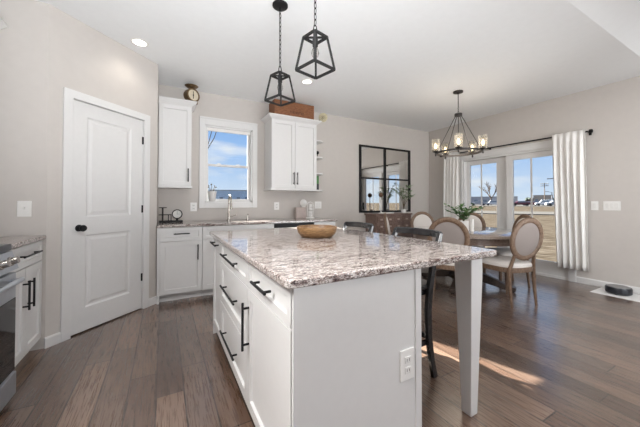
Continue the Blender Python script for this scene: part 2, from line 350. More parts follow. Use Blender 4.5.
# ------------------------------------------------------------ pantry door (wall frame coordinates: x along wall, y into room negative)
pang = atan2(nv.y, nv.x)
tr_ = MB(); cw = 0.065; ct = 0.018
tr_.box(s0 - cw, s0 + 0.004, -ct, 0.0, 0, dz + 0.0); tr_.box(s1 - 0.004, s1 + cw, -ct, 0.0, 0, dz + 0.0); tr_.box(s0 - cw, s1 + cw, -ct, 0.0, dz - 0.004, dz + cw)
tr_.box(s0 - 0.001, s0 + 0.004, 0.0, T, 0, dz); tr_.box(s1 - 0.004, s1 + 0.001, 0.0, T, 0, dz); tr_.box(s0, s1, 0.0, T, dz - 0.004, dz + 0.001)
tr_.build('trim_1', 'trim_white', kind='structure', loc=(A.x, A.y, 0), rotz=pang, bevel=0.003)
dr = thing('door_1', None, None, (A.x, A.y, 0), pang); dr['kind'] = 'structure'
def paneled(w, x0, x1, z0, z1, yf, th, panels, rec=0.008, bv=0.022):
    # slab whose front lies at y = yf (towards -y) with moulded recessed panels
    xs = sorted({x0, x1, *[p[0] for p in panels], *[p[1] for p in panels]}); zs = sorted({z0, z1, *[p[2] for p in panels], *[p[3] for p in panels]})
    for i in range(len(xs) - 1):
        for j in range(len(zs) - 1):
            if any(p[0] <= xs[i] < p[1] and p[2] <= zs[j] < p[3] for p in panels): continue
            w.quad([(xs[i], yf, zs[j]), (xs[i + 1], yf, zs[j]), (xs[i + 1], yf, zs[j + 1]), (xs[i], yf, zs[j + 1])])
    for (a, b_, c_, d) in panels:
        r = [[(a, yf, c_), (b_, yf, c_), (b_, yf, d), (a, yf, d)]]
        for ins, dep in ((bv * 0.25, rec), (bv * 0.6, rec), (bv, rec * 0.35)) if bv > 0.012 else ((0.0015, rec),):
            r.append([(a + ins, yf + dep, c_ + ins), (b_ - ins, yf + dep, c_ + ins), (b_ - ins, yf + dep, d - ins), (a + ins, yf + dep, d - ins)])
        for p, q in zip(r, r[1:]):
            for k in range(4): w.quad([p[k], p[(k + 1) % 4], q[(k + 1) % 4], q[k]])
        w.quad(r[-1])
    yb = yf + th
    w.quad([(x0, yb, z0), (x0, yb, z1), (x1, yb, z1), (x1, yb, z0)])
    w.quad([(x0, yf, z0), (x0, yf, z1), (x0, yb, z1), (x0, yb, z0)]); w.quad([(x1, yf, z0), (x1, yb, z0), (x1, yb, z1), (x1, yf, z1)])
    w.quad([(x0, yf, z0), (x0, yb, z0), (x1, yb, z0), (x1, yf, z0)]); w.quad([(x0, yf, z1), (x1, yf, z1), (x1, yb, z1), (x0, yb, z1)])
    return w
w = MB(); paneled(w, s0 + 0.007, s1 - 0.007, 0.012, dz - 0.008, 0.008, 0.035, [(0.293, 0.722, 1.02, 1.915), (0.293, 0.722, 0.215, 0.86)], 0.010, 0.05)
bmesh.ops.remove_doubles(w.bm, verts=w.bm.verts, dist=1e-5)
w.build('door_slab', 'trim_white', dr)
kb = MB().lathe([(0.030, 0), (0.030, 0.006), (0.012, 0.010), (0.011, 0.035), (0.024, 0.042), (0.029, 0.055), (0.024, 0.068), (0.0, 0.072)], (0.236, 0.008, 0.925), 20, (0, -1, 0))
kb.build('door_knob', 'black_metal', dr, smooth=True)
for hz in (1.82, 1.08, 0.345): MB().box(s1 - 0.016, s1 - 0.001, -0.004, 0.01, hz - 0.04, hz + 0.04).build('hinge', 'black_metal', dr)

# ------------------------------------------------------------ kitchen window
wi = thing('window_1', None, None, (0, YB, 0)); wi['kind'] = 'structure'
w = MB()
w.box(WX0 - 0.075, WX0, -0.02, 0, WZ0 - 0.08, WZ1 + 0.09); w.box(WX1, WX1 + 0.075, -0.02, 0, WZ0 - 0.08, WZ1 + 0.09)
w.box(WX0, WX1, -0.02, 0, WZ1, WZ1 + 0.09); w.box(WX0 - 0.075, WX1 + 0.075, -0.026, 0, WZ1 + 0.088, WZ1 + 0.115); w.box(WX0, WX1, -0.02, 0, WZ0 - 0.08, WZ0)
w.build('window_casing', 'trim_white', wi, bevel=0.003)
w = MB(); f = 0.022
w.box(WX0, WX0 + f, 0, T, WZ0, WZ1); w.box(WX1 - f, WX1, 0, T, WZ0, WZ1); w.box(WX0, WX1, 0, T, WZ1 - f, WZ1); w.box(WX0, WX1, -0.0, T, WZ0, WZ0 + 0.02)
w.build('window_jamb', 'trim_white', wi)
def sash(x0, x1, z0, z1, y, fw=0.032):
    w = MB(); w.box(x0, x0 + fw, y, y + 0.03, z0, z1); w.box(x1 - fw, x1, y, y + 0.03, z0, z1); w.box(x0 + fw, x1 - fw, y, y + 0.03, z0, z0 + fw); w.box(x0 + fw, x1 - fw, y, y + 0.03, z1 - fw, z1)
    return w
zm = 1.705
u = sash(WX0 + f, WX1 - f, zm - 0.015, WZ1 - f, 0.085).build('sash_upper', 'trim_white', wi, bevel=0.002)
l = sash(WX0 + f, WX1 - f, WZ0 + 0.02, zm + 0.015, 0.052).build('sash_lower', 'trim_white', wi, bevel=0.002)
MB().box(WX0 + f + .03, WX1 - f - .03, 0.098, 0.102, zm, WZ1 - f - .03).build('pane', 'pane_glass', u)
MB().box(WX0 + f + .03, WX1 - f - .03, 0.065, 0.069, WZ0 + .05, zm).build('pane', 'pane_glass', l)
for lx in (0.72, 1.0): MB().box(lx - 0.025, lx + 0.025, 0.05, 0.084, zm + 0.012, zm + 0.028, 0.004).build('sash_lock', 'trim_white', l)
MB().box(WX0 + f, WX1 - f, 0.03, 0.05, WZ1 - f - 0.045, WZ1 - f).build('blind_headrail', 'plastic_white', wi, bevel=0.003)

# ------------------------------------------------------------ patio door
pd = thing('door_2', None, None, (XR, 0, 0)); pd['kind'] = 'structure'
w = MB(); cwd = 0.085
w.box(-0.022, 0, DY0 - cwd, DY0, 0, DZ1); w.box(-0.022, 0, DY1, DY1 + cwd, 0, DZ1); w.box(-0.022, 0, DY0 - cwd, DY1 + cwd, DZ1, DZ1 + 0.085); w.box(-0.03, 0, DY0 - cwd - .008, DY1 + cwd + .008, DZ1 + 0.083, DZ1 + 0.108)
w.build('door_casing', 'trim_white', pd, bevel=0.003)
w = MB(); w.box(0, 0.13, DY0, DY0 + 0.03, 0, DZ1); w.box(0, 0.13, DY1 - 0.03, DY1, 0, DZ1); w.box(0, 0.13, DY0 + .03, DY1 - .03, DZ1 - 0.035, DZ1); w.box(0, 0.15, DY0 + .03, DY1 - .03, 0.0, 0.035)
w.build('door_frame', 'trim_white', pd)
def slider(y0, y1, x, mun, st, st2):
    z0, z1 = 0.035, DZ1 - 0.037; gb, gt = 0.235, z1 - 0.085
    p = MB(); p.box(x, x + 0.04, y0, y0 + st, z0, z1); p.box(x, x + 0.04, y1 - st2, y1, z0, z1); p.box(x, x + 0.04, y0 + st, y1 - st2, z0, gb); p.box(x, x + 0.04, y0 + st, y1 - st2, gt, z1)
    po = p.build('sliding_panel', 'trim_white', pd, bevel=0.002)
    MB().box(x + 0.018, x + 0.023, y0 + st, y1 - st2, gb, gt).build('pane', 'pane_glass', po)
    MB().box(x + 0.012, x + 0.017, mun - 0.013, mun + 0.013, gb, gt).build('muntin', 'trim_white', po)
    return po
pr_ = slider(DY0 + 0.03, 2.725, 0.02, 2.345, 0.12, 0.105); pl_ = slider(2.70, DY1 - 0.03, 0.075, 3.205, 0.22, 0.07)
w = MB().box(-0.008, 0.02, 1.92, 1.955, 0.93, 1.15, 0.004); w.box(-0.025, -0.007, 1.925, 1.95, 0.95, 1.13, 0.003); w.build('door_handle', 'black_metal', pr_)

# ------------------------------------------------------------ cabinets
def pull(parent, x, z, L, vertical, yf, name='handle'):
    w = MB(); r = 0.0066; y = yf - 0.033
    if vertical:
        w.tube([(x, y, z - L / 2), (x, y, z + L / 2)], r, 8)
        for q in (-1, 1): w.tube([(x, yf, z + q * L * 0.38), (x, y, z + q * L * 0.38)], r * 0.9, 8)
    else:
        w.tube([(x - L / 2, y, z), (x + L / 2, y, z)], r, 8)
        for q in (-1, 1): w.tube([(x + q * L * 0.38, yf, z), (x + q * L * 0.38, y, z)], r * 0.9, 8)
    return w.build(name, 'black_metal', parent, smooth=True)
def front(parent, kind, x0, x1, z0, z1, yf=0.0, pulls=(), rail=0.055):
    g = 0.0026; w = MB(); r = min(rail, (z1 - z0) * 0.27, (x1 - x0) * 0.3)
    paneled(w, x0 + g, x1 - g, z0 + g, z1 - g, yf - 0.02, 0.019, [(x0 + r, x1 - r, z0 + r, z1 - r)], 0.013, 0.006)
    bmesh.ops.remove_doubles(w.bm, verts=w.bm.verts, dist=1e-5)
    o = w.build(kind, 'cabinet_white', parent)
    for (px, pz, L, v) in pulls: pull(o, px, pz, L, v, yf - 0.02)
    return o
def base_cab(label, loc, rotz, wd, fronts, depth=0.58, h=0.86, toe=0.09, group=None, toe_in=0.05, name='base_cabinet'):
    t = thing(name, label, 'cabinet', loc, rotz, group)
    w = MB().box(0.001, wd - 0.001, 0, depth, toe, h); w.box(0.001, wd - 0.001, toe_in, depth, 0.0, toe)
    w.build('body', 'cabinet_white', t)
    for fr in fronts: front(t, *fr)
    return t
# back run: local x -> world x, front faces -Y; front plane y = 3.70
FY = 3.70; gb_ = 'white shaker base cabinets along the window wall'
x = B.x + 0.005
MB().box(0, 0.025, -0.018, 0.5, 0.0, 0.86).build('filler_strip', 'cabinet_white', None, loc=(x, FY, 0))
fs = bpy.data.objects['filler_strip']; tag(fs, 'narrow white filler strip between pantry wall and first sink-wall cabinet', 'cabinet trim')
base_cab('white base cabinet with one drawer over one door, under the black clock rack', (-0.037, FY, 0), 0, 0.451,
         [('drawer', 0, 0.451, 0.70, 0.855, 0, [(0.225, 0.785, 0.17, False)]), ('door', 0, 0.451, 0.092, 0.697, 0, [(0.40, 0.56, 0.18, True)])], depth=0.63)
base_cab('wide white sink base cabinet below the kitchen window', (0.415, FY, 0), 0, 0.91,
         [('drawer', 0, 0.91, 0.70, 0.855, 0, []), ('door', 0, 0.455, 0.092, 0.697, 0, [(0.415, 0.56, 0.18, True)]), ('door', 0.455, 0.91, 0.092, 0.697, 0, [(0.495, 0.56, 0.18, True)])], depth=0.63)
base_cab('white base cabinet at the far right end of the window counter', (1.945, FY, 0), 0, 0.37,
         [('drawer', 0, 0.37, 0.70, 0.855, 0, [(0.185, 0.785, 0.15, False)]), ('door', 0, 0.37, 0.092, 0.697, 0, [(0.05, 0.56, 0.18, True)])], depth=0.63)
dw = thing('dishwasher', 'dishwasher with a black control strip under the window counter', 'dishwasher', (1.33, FY, 0))
MB().box(0.003, 0.607, 0.0, 0.6, 0.0, 0.858).build('body', 'plastic_grey', dw)
MB().box(0.003, 0.607, -0.03, 0.0, 0.10, 0.80).build('door', 'plastic_white', dw, bevel=0.004)
MB().box(0.003, 0.607, -0.035, 0.0, 0.80, 0.856).build('control_panel', 'black_metal', dw, bevel=0.004)
# island: local x -> world -Y, front faces -X ; plane X = 0.40
IFX = 0.385; gi = 'white island cabinets'
R90 = -pi / 2
IY = [0.90, 1.475, 2.255, 2.625]
ICAB = []
ICAB.append(base_cab('near end island cabinet with a drawer over a single door', (IFX + .02, IY[1], 0), R90, IY[1] - IY[0],
         [('drawer', 0, .575, 0.71, 0.855, 0, [(0.29, 0.785, 0.2, False)]), ('door', 0, .575, 0.092, 0.706, 0, [(0.035, 0.52, 0.24, True)])], depth=0.575))
ICAB.append(base_cab('middle island cabinet with three stacked drawers', (IFX + .02, IY[2], 0), R90, IY[2] - IY[1],
         [('drawer', 0, .78, 0.71, 0.855, 0, [(0.39, 0.785, 0.42, False)]), ('drawer', 0, .78, 0.405, 0.706, 0, [(0.39, 0.565, 0.42, False)]), ('drawer', 0, .78, 0.092, 0.401, 0, [(0.39, 0.25, 0.42, False)])], depth=0.575))
ICAB.append(base_cab('far end island cabinet with a full height pull-out front', (IFX + .02, IY[3], 0), R90, IY[3] - IY[2],
         [('pull_out_front', 0, .37, 0.092, 0.855, 0, [(0.185, 0.81, 0.24, False)])], depth=0.575))
icn, icf = ICAB[0], ICAB[2]
w = MB(); w.box(0.575 + .001, 0.575 + .014, -0.0165, 0.58, 0, 0.86); w.box(0.555, 0.575 + 0.020, 0.563, 0.597, 0, 0.86); w.build('end_panel', 'cabinet_white', icn)
MB().box(IY[1] - IY[3] - 0.014, 0.554, 0.577, 0.595, 0, 0.86).build('back_panel', 'cabinet_white', icn)
MB().box(-0.014, -0.001, -0.0165, 0.576, 0, 0.86).build('end_panel', 'cabinet_white', icf)
def rrect(x0, x1, y0, y1, r, seg=5):
    p = []
    for cx, cy, a0 in ((x1 - r, y1 - r, 0), (x0 + r, y1 - r, 90), (x0 + r, y0 + r, 180), (x1 - r, y0 + r, 270)):
        for i in range(seg + 1): a = radians(a0 + 90 * i / seg); p.append((cx + r * cos(a), cy + r * sin(a)))
    return p
def slab(poly, z0, z1, name='granite_countertop'):
    w = MB().prism(poly, z0, z1); o = w.build(name, 'granite', None, smooth=True)
    md = o.modifiers.new('bevel', 'BEVEL'); md.width = 0.007; md.segments = 3; md.limit_method = 'ANGLE'; md.angle_limit = radians(50)
    return o
IG = (0.351, 1.575, 0.858, 2.665)
itop = slab(rrect(*IG, 0.03), 0.861, 0.893); tag(itop, 'large speckled granite top of the kitchen island', 'countertop')
tag(slab([(B.x + 0.002, 3.665), (2.345, 3.665), (2.345, YB - 0.002), (B.x + 0.002, YB - 0.002)], 0.861, 0.893), 'granite countertop under the kitchen window', 'countertop')
# island leg
w = MB(); a, b_ = 0.050, 0.028; cx, cy = 1.472, 0.966
pr0 = [(-1, -1), (1, -1), (1, 1), (-1, 1)]
rings = [[w.bm.verts.new((cx + i * r, cy + j * r, z)) for i, j in pr0] for r, z in ((b_, 0.0), (a, 0.76), (a, 0.861))]
for p, q in zip(rings, rings[1:]):
    for k in range(4): w.bm.faces.new((p[k], p[(k + 1) % 4], q[(k + 1) % 4], q[k]))
w.bm.faces.new(rings[0][::-1]); w.bm.faces.new(rings[-1])
w.build('leg', 'cabinet_white', itop, bevel=0.004)['label'] = 'square tapered white leg'
# left run: local x -> +Y, front faces +X; plane X = -0.87
LX = -0.85
base_cab('white base cabinet beside the range, drawer over two narrow doors', (LX, 2.32, 0), pi / 2, 0.68,
         [('drawer', 0.0, 0.68, 0.70, 0.855, 0, [(0.40, 0.785, 0.30, False)]), ('door', 0.0, 0.375, 0.092, 0.697, 0, [(0.335, 0.515, 0.2, True)]), ('door', 0.375, 0.68, 0.092, 0.697, 0, [(0.415, 0.515, 0.2, True)])], depth=0.575)
tag(slab([(XL + .002, 2.315), (-0.808, 2.315), (-0.808, 3.006), (XL + .002, 3.006)], 0.861, 0.893), 'short granite countertop between the range and the pantry corner', 'countertop')
base_cab('white base cabinet on the near side of the range', (LX, 0.80, 0), pi / 2, 0.73,
         [('drawer', 0.0, 0.73, 0.70, 0.855, 0, [(0.365, 0.785, 0.30, False)]), ('door', 0.0, 0.73, 0.092, 0.697, 0, [(0.68, 0.515, 0.2, True)])], depth=0.575)
# range
rg = thing('range', 'stainless steel range with knobs and a black glass oven door', 'range', (-0.80, 1.545, 0), pi / 2)
MB().box(0, 0.762, 0.0, 0.64, 0.03, 0.895).build('body', 'steel', rg, bevel=0.003)
MB().box(0.0, 0.768, -0.056, 0.0, 0.040, 0.17, 0.006).build('drawer', 'steel', rg)
od = MB().box(0.0, 0.762, -0.05, -0.002, 0.18, 0.745, 0.006).build('oven_door', 'steel', rg)
MB().box(0.012, 0.750, -0.054, -0.049, 0.185, 0.60, 0.003).build('oven_glass', 'black_glass', od)
w = MB(); w.tube([(0.05, -0.088, 0.705), (0.712, -0.088, 0.705)], 0.014, 12)
for q in (0.06, 0.70): w.tube([(q, -0.05, 0.705), (q, -0.088, 0.705)], 0.011, 10)
w.build('oven_handle', 'steel', od, smooth=True)
w = MB(); w.extr([(0.0, 0.755), (0.06, 0.765), (0.03, 0.868), (0, 0.872)], (0, 0, 0), (0.762, 0, 0), (0, -1, 0)); w.build('control_panel', 'steel', rg)
for kx in (0.07, 0.18, 0.38, 0.58, 0.69):
    MB().lathe([(0.026, 0), (0.026, 0.008), (0.021, 0.010), (0.019, 0.036), (0, 0.037)], (kx, -0.046, 0.815), 16, (0, -1, 0.28)).build('knob', 'nickel', rg, smooth=True)
MB().box(0.0, 0.762, -0.03, 0.64, 0.872, 0.91, 0.006).build('cooktop', 'plastic_dark', rg)
# left upper cabinet (only its crown reaches the picture)
def crown(w, x0, x1, y0, y1, z0, z1, pr=0.055):
    # flared moulding: front at y0, sides, back at y1
    lo = [(x0, y0), (x1, y0), (x1, y1), (x0, y1)]; hi = [(x0 - pr, y0 - pr), (x1 + pr, y0 - pr), (x1 + pr, y1), (x0 - pr, y1)]
    zs = [(0, z0), (0.12, z0 + 0.012), (0.45, z0 + 0.025), (0.9, z1 - 0.018), (1.0, z1 - 0.014), (1.0, z1)]
    rs = [[w.bm.verts.new((l[0] + (h[0] - l[0]) * t, l[1] + (h[1] - l[1]) * t, z)) for l, h in zip(lo, hi)] for t, z in zs]
    for p, q in zip(rs, rs[1:]):
        for k in range(4): w.bm.faces.new((p[k], p[(k + 1) % 4], q[(k + 1) % 4], q[k]))
    w.bm.faces.new(rs[0][::-1]); w.bm.faces.new(rs[-1]); return w
uc = thing('upper_cabinet', 'white wall cabinet over the left counter, only its crown corner showing', 'cabinet', (-1.12, 2.32, 0), pi / 2)
MB().box(0, 0.63, 0, 0.325, 1.37, 2.41).build('body', 'cabinet_white', uc)
front(uc, 'door', 0, 0.315, 1.38, 2.40, 0, [(0.28, 1.48, 0.16, True)]); front(uc, 'door', 0.315, 0.63, 1.38, 2.40, 0, [(0.35, 1.48, 0.16, True)])
crown(MB(), 0, 0.63, -0.02, 0.325, 2.41, 2.49).build('crown', 'trim_white', uc)
# back uppers
UY = 4.02
u1 = thing('upper_cabinet', 'narrow single door wall cabinet next to the pantry, scale on top', 'cabinet', (-0.062, UY, 0))
MB().box(0, 0.375, 0, 0.325, 1.36, 2.40).build('body', 'cabinet_white', u1)
front(u1, 'door', 0.0, 0.375, 1.365, 2.39, 0, [(0.335, 1.50, 0.17, True)])
MB().box(0, 0.385, -0.03, 0.325, 1.335, 1.36).build('light_rail', 'cabinet_white', u1, bevel=0.003)
w = MB(); lo = [(0, -0.02), (0.375, -0.02), (0.375, 0.325), (0, 0.325)]; hi = [(0, -0.075), (0.43, -0.075), (0.43, 0.325), (0, 0.325)]
rs = [[w.bm.verts.new((l_[0] + (h_[0] - l_[0]) * t, l_[1] + (h_[1] - l_[1]) * t, z)) for l_, h_ in zip(lo, hi)] for t, z in ((0, 2.39), (0.15, 2.402), (0.9, 2.44), (1, 2.442), (1, 2.456))]
for p, q in zip(rs, rs[1:]):
    for k in range(4): w.bm.faces.new((p[k], p[(k + 1) % 4], q[(k + 1) % 4], q[k]))
w.bm.faces.new(rs[0][::-1]); w.bm.faces.new(rs[-1]); w.build('crown', 'trim_white', u1)
u2 = thing('upper_cabinet', 'double door wall cabinet right of the kitchen window, crate on top', 'cabinet', (1.40, UY, 0))
MB().box(0, 0.76, 0, 0.325, 1.36, 2.41).build('body', 'cabinet_white', u2)
front(u2, 'door', 0.0, 0.38, 1.365, 2.40, 0, [(0.35, 1.52, 0.19, True)]); front(u2, 'door', 0.38, 0.76, 1.365, 2.40, 0, [(0.41, 1.52, 0.19, True)])
MB().box(-0.02, 0.76, -0.03, 0.325, 1.335, 1.36).build('light_rail', 'cabinet_white', u2, bevel=0.003)
crown(MB(), 0, 0.76, -0.02, 0.325, 2.40, 2.465, 0.06).build('crown', 'trim_white', u2)
sh = thing('corner_shelf', 'small white open shelves on the side of the double door cabinet', 'shelf', (2.162, UY, 0))
for z in (1.335, 1.61, 1.88, 2.15):
    p = [(0, 0.01), (0.06, 0.01)] + [(0.06 + 0.11 * sin(a), 0.12 - 0.11 * cos(a)) for a in [i * pi / 12 for i in range(1, 6)]] + [(0.17, 0.12), (0.17, 0.325), (0, 0.325)]
    MB().prism(p, z, z + 0.022).build('shelf_board', 'cabinet_white', sh)
MB().box(0, 0.17, 0.315, 0.326, 1.335, 2.3).build('back_panel', 'cabinet_white', sh)

# ------------------------------------------------------------ things on the uppers and shelves
cr_ = thing('wooden_crate', 'reddish brown wooden crate with faded black lettering on the wall cabinet', 'crate', (1.455, 4.03, 2.466))
w = MB(); L, D, H, t_ = 0.67, 0.26, 0.25, 0.014
w.box(0, L, 0, D, 0, t_); w.box(0, L, 0, t_, t_, H * 0.49); w.box(0, L, 0, t_, H * 0.5, H); w.box(0, L, D - t_, D, t_, H); w.box(0, t_, t_, D - t_, t_, H); w.box(L - t_, L, t_, D - t_, t_, H)
w.build('crate_body', 'crate_wood', cr_)
for lx in range(9):
    x_ = 0.25 + lx * 0.027; hh = 0.030; w = MB()
    w.box(x_, x_ + 0.007, -0.001, 0.001, 0.075, 0.075 + hh)
    if lx % 2 == 0: w.box(x_, x_ + 0.019, -0.001, 0.001, 0.075 + hh - 0.006, 0.075 + hh)
    if lx % 3: w.box(x_, x_ + 0.019, -0.001, 0.001, 0.075, 0.081)
    w.build('letter', 'worn_ink', cr_)
fb = thing('dried_flower_ball', 'cream dried flower ball on a dark stem beside the crate', 'decoration', (2.26, 4.06, 2.466))
w = MB(); cen = Vector((0.03, -0.04, 0.085))
for i in range(150):
    z = 1 - 2 * (i + .5) / 150; a = i * 2.39996; d = Vector((sqrt(1 - z * z) * cos(a), sqrt(1 - z * z) * sin(a), z)); p = cen + d * 0.055
    w.lathe([(0.0, -0.01), (0.004, 0), (0.011, 0.016), (0.0, 0.012)], p, 5, d)
w.build('blossoms', 'flower_cream', fb); MB().lathe([(0, -0.045), (0.035, -0.02), (0.045, 0), (0.035, 0.02), (0, 0.045)], cen, 14).build('core', 'stem', fb)
MB().tube([(-0.09, 0.0, 0.012), (-0.03, -0.02, 0.035), tuple(cen - Vector((0.02, 0, 0.02)))], 0.006, 6).build('stalk', 'dark_wood', fb)
sc = thing('kitchen_scale', 'antique brass kitchen scale with a round dial on the narrow cabinet', 'scale', (0.315, 4.07, 2.457), 0.45)
MB().prism(rrect(-0.06, 0.06, -0.05, 0.06, 0.012), 0.0, 0.022).build('base', 'brass_old', sc)
w = MB().lathe([(0.088, 0), (0.088, 0.075), (0.08, 0.08)], (0, 0.045, 0.105), 28, (0, -1, 0)); w.build('housing', 'brass_old', sc, smooth=True)
w = MB().lathe([(0.074, 0.0), (0.074, 0.003), (0, 0.003)], (0, -0.036, 0.105), 28, (0, -1, 0)); w.build('dial', 'dial', sc)
w = MB().lathe([(0.070, 0.0), (0.089, 0), (0.089, 0.010), (0.070, 0.010), (0.070, 0.0)], (0, -0.034, 0.105), 28, (0, -1, 0)); w.build('bezel', 'brass_old', sc)
w = MB(); w.box(-0.003, 0.003, -0.043, -0.038, 0.06, 0.155); w.lathe([(0.009, 0), (0.009, 0.005), (0, 0.005)], (0, -0.039, 0.105), 12, (0, -1, 0)); w.build('pointer', 'black_metal', sc)
MB().lathe([(0.012, 0.18), (0.012, 0.21), (0.06, 0.215), (0.085, 0.235), (0.082, 0.237), (0.058, 0.22), (0, 0.218)], (0, 0.005, 0), 24).build('pan', 'brass_old', sc, smooth=True)
ko = thing('key_ornament', 'small black round-topped ornament on the second corner shelf from the top', 'ornament', (2.235, 4.12, 1.9025))
w = MB(); w.lathe([(0.022, 0), (0.022, 0.006), (0.006, 0.009), (0.006, 0.04), (0.008, 0.05)], (0, 0, 0), 14); w.build('stand', 'black_metal', ko)
MB().lathe([(0.0, -0.032), (0.022, -0.023), (0.032, 0), (0.022, 0.023), (0, 0.032)], (0, 0, 0.078), 16).build('ball', 'black_metal', ko, smooth=True)
gb2 = thing('green_box', 'green and black box standing on the lowest corner shelf', 'box', (2.215, 4.15, 1.3575))
MB().box(-0.045, 0.045, -0.04, 0.04, 0.105, 0.235, 0.003).build('lid', 'green_box', gb2); MB().box(-0.046, 0.046, -0.041, 0.041, 0, 0.104, 0.003).build('carton', 'plastic_dark', gb2)

# ------------------------------------------------------------ wall plates
def plate(label, loc, rotz, wd, kind, n=1, ht=0.122, grp=None):
    t = thing('light_switch' if kind == 'switch' else 'power_outlet', label, 'light switch' if kind == 'switch' else 'outlet', loc, rotz)
    MB().box(-wd / 2, wd / 2, -0.006, 0, -ht / 2, ht / 2, 0.002).build('cover_plate', 'plastic_white', t)
    for i in range(n):
        x_ = (i - (n - 1) / 2) * 0.046
        if kind == 'switch': MB().box(x_ - 0.016, x_ + 0.016, -0.011, -0.006, -0.033, 0.033, 0.002).build('rocker', 'ceramic', t)
        elif kind == 'toggle': MB().box(x_ - 0.005, x_ + 0.005, -0.022, -0.005, -0.004, 0.014, 0.001).build('toggle', 'ceramic', t)
        elif kind == 'outlet':
            r = MB(); r.box(x_ - 0.017, x_ + 0.017, -0.009, -0.006, 0.008, 0.036, 0.002); r.box(x_ - 0.017, x_ + 0.017, -0.009, -0.006, -0.036, -0.008, 0.002); r.build('receptacle', 'ceramic', t)
            for q in (-0.022, 0.022):
                sl = MB(); sl.box(x_ - 0.008, x_ - 0.005, -0.0095, -0.0085, q - 0.006, q + 0.006); sl.box(x_ + 0.005, x_ + 0.008, -0.0095, -0.0085, q - 0.006, q + 0.006); sl.build('slot', 'dark_gap', t)
    return t
plate('white outlet on the wall between pantry and kitchen window', (0.37, YB, 1.087), 0, 0.085, 'outlet')
plate('white outlet under the double door wall cabinet', (1.605, YB, 1.092), 0, 0.085, 'outlet')
plate('wide double white switch plate near the end of the window counter', (2.375, YB, 1.105), 0, 0.13, 'switch', 2)
tg = plate('white toggle switch on the wall left of the pantry door', (-0.938, A.y, 1.10), 0, 0.08, 'none'); tg.name = 'light_switch'; tg['category'] = 'light switch'
MB().box(-0.005, 0.005, -0.02, -0.005, -0.004, 0.014, 0.001).build('toggle', 'ceramic', tg)
plate('single white switch plate right beside the white curtain', (XR, 1.565, 1.105), R90, 0.075, 'switch', 1)
plate('triple white switch plate on the bare right wall', (XR, 1.395, 1.105), R90, 0.165, 'switch', 3)
plate('white outlet on the front end of the kitchen island', (0.917, IY[0] - 0.0142, 0.455), 0, 0.082, 'outlet', ht=0.13)

# ------------------------------------------------------------ sink area
CT = 0.8935
fc = thing('kitchen_faucet', 'brushed metal gooseneck faucet in front of the window', 'faucet', (0.825, 4.20, CT))
w = MB().lathe([(0.028, 0), (0.028, 0.012), (0.02, 0.02), (0.018, 0.10), (0.014, 0.12)], (0, 0, 0), 16)
w.build('base', 'nickel', fc, smooth=True)
pts = [(0, 0, 0.1), (0, 0, 0.26)] + [(0, -0.075 + 0.075 * cos(a), 0.28 + 0.075 * sin(a)) for a in [i * pi / 10 for i in range(0, 11)]] + [(0, -0.15, 0.25)]
MB().tube(pts, 0.012, 12).build('spout', 'nickel', fc, smooth=True)
MB().tube([(0, -0.15, 0.255), (0, -0.152, 0.16)], [0.015, 0.019], 12).build('spray_head', 'nickel', fc, smooth=True)
MB().tube([(0.015, 0, 0.055), (0.05, -0.005, 0.06), (0.095, -0.01, 0.07), (0.105, -0.01, 0.125)], [0.008, 0.007, 0.006, 0.005], 8).build('lever', 'nickel', fc, smooth=True)
sd = thing('soap_dispenser', 'small metal soap dispenser right of the faucet', 'soap dispenser', (1.095, 4.21, CT))
MB().lathe([(0.02, 0), (0.02, 0.008), (0.012, 0.012), (0.010, 0.05)], (0, 0, 0), 14).build('base', 'nickel', sd, smooth=True)
MB().tube([(0, 0, 0.05), (0, 0, 0.075), (0, -0.03, 0.085), (0, -0.06, 0.08)], 0.006, 8).build('nozzle', 'nickel', sd, smooth=True)
pw = thing('potted_plant', 'white pot with dried sprigs on the kitchen window sill', 'plant', (0.615, YB + 0.0, WZ0 + 0.021), 0)
pot = MB().lathe([(0.042, 0), (0.045, 0.004), (0.06, 0.125), (0.064, 0.13), (0.064, 0.14), (0.055, 0.14), (0.052, 0.10), (0, 0.10)], (0, -0.0, 0), 24)
pot.build('pot', 'ceramic', pw, smooth=True)
pw.location.y = YB - 0.015 + 0.0; pw.location.z = WZ0 + 0.0205
st = MB()
for i in range(7):
    a = i * 0.9; p = [(0.01 * cos(a), 0.01 * sin(a), 0.10), (0.03 * cos(a), 0.02 * sin(a), 0.17), (0.055 * cos(a), 0.025 * sin(a), 0.20 + 0.02 * (i % 3))]
    st.tube(p, 0.002, 5)
    st.lathe([(0, -0.01), (0.009, 0), (0, 0.014)], p[-1], 6)
st.build('sprigs', 'stem', pw)
cl = thing('clock_rack', 'black metal tiered rack with a round clock on the window counter', 'clock', (-0.05, 4.12, CT))
w = MB(); w.box(0.0, 0.27, -0.07, 0.07, 0.0, 0.022, 0.003); w.box(0.0, 0.085, -0.05, 0.05, 0.185, 0.194, 0.002); w.box(0.0, 0.14, -0.05, 0.05, 0.095, 0.102, 0.002)
for px_ in (0.035, 0.045, 0.105, 0.135): 
    for q in (-0.045, 0.045): w.tube([(px_, q, 0.02), (px_, q, 0.187 if px_ < 0.06 else 0.097)], 0.005, 6)
w.build('rack', 'black_metal', cl)
w = MB().lathe([(0.045, 0), (0.062, 0), (0.062, 0.03), (0.052, 0.034), (0.050, 0.01), (0.045, 0.008), (0.045, 0)], (0.205, 0.0, 0.105), 28, (0, -1, 0)); w.build('clock_rim', 'black_metal', cl, smooth=True)
MB().lathe([(0.052, 0), (0.052, 0.012), (0, 0.012)], (0.205, 0.0, 0.105), 28, (0, -1, 0)).build('clock_face', 'clock_face', cl)
w = MB(); w.box(0.2035, 0.2065, -0.015, -0.013, 0.10, 0.142); w.box(0.203, 0.232, -0.015, -0.013, 0.1035, 0.1065); w.build('clock_hands', 'black_metal', cl)
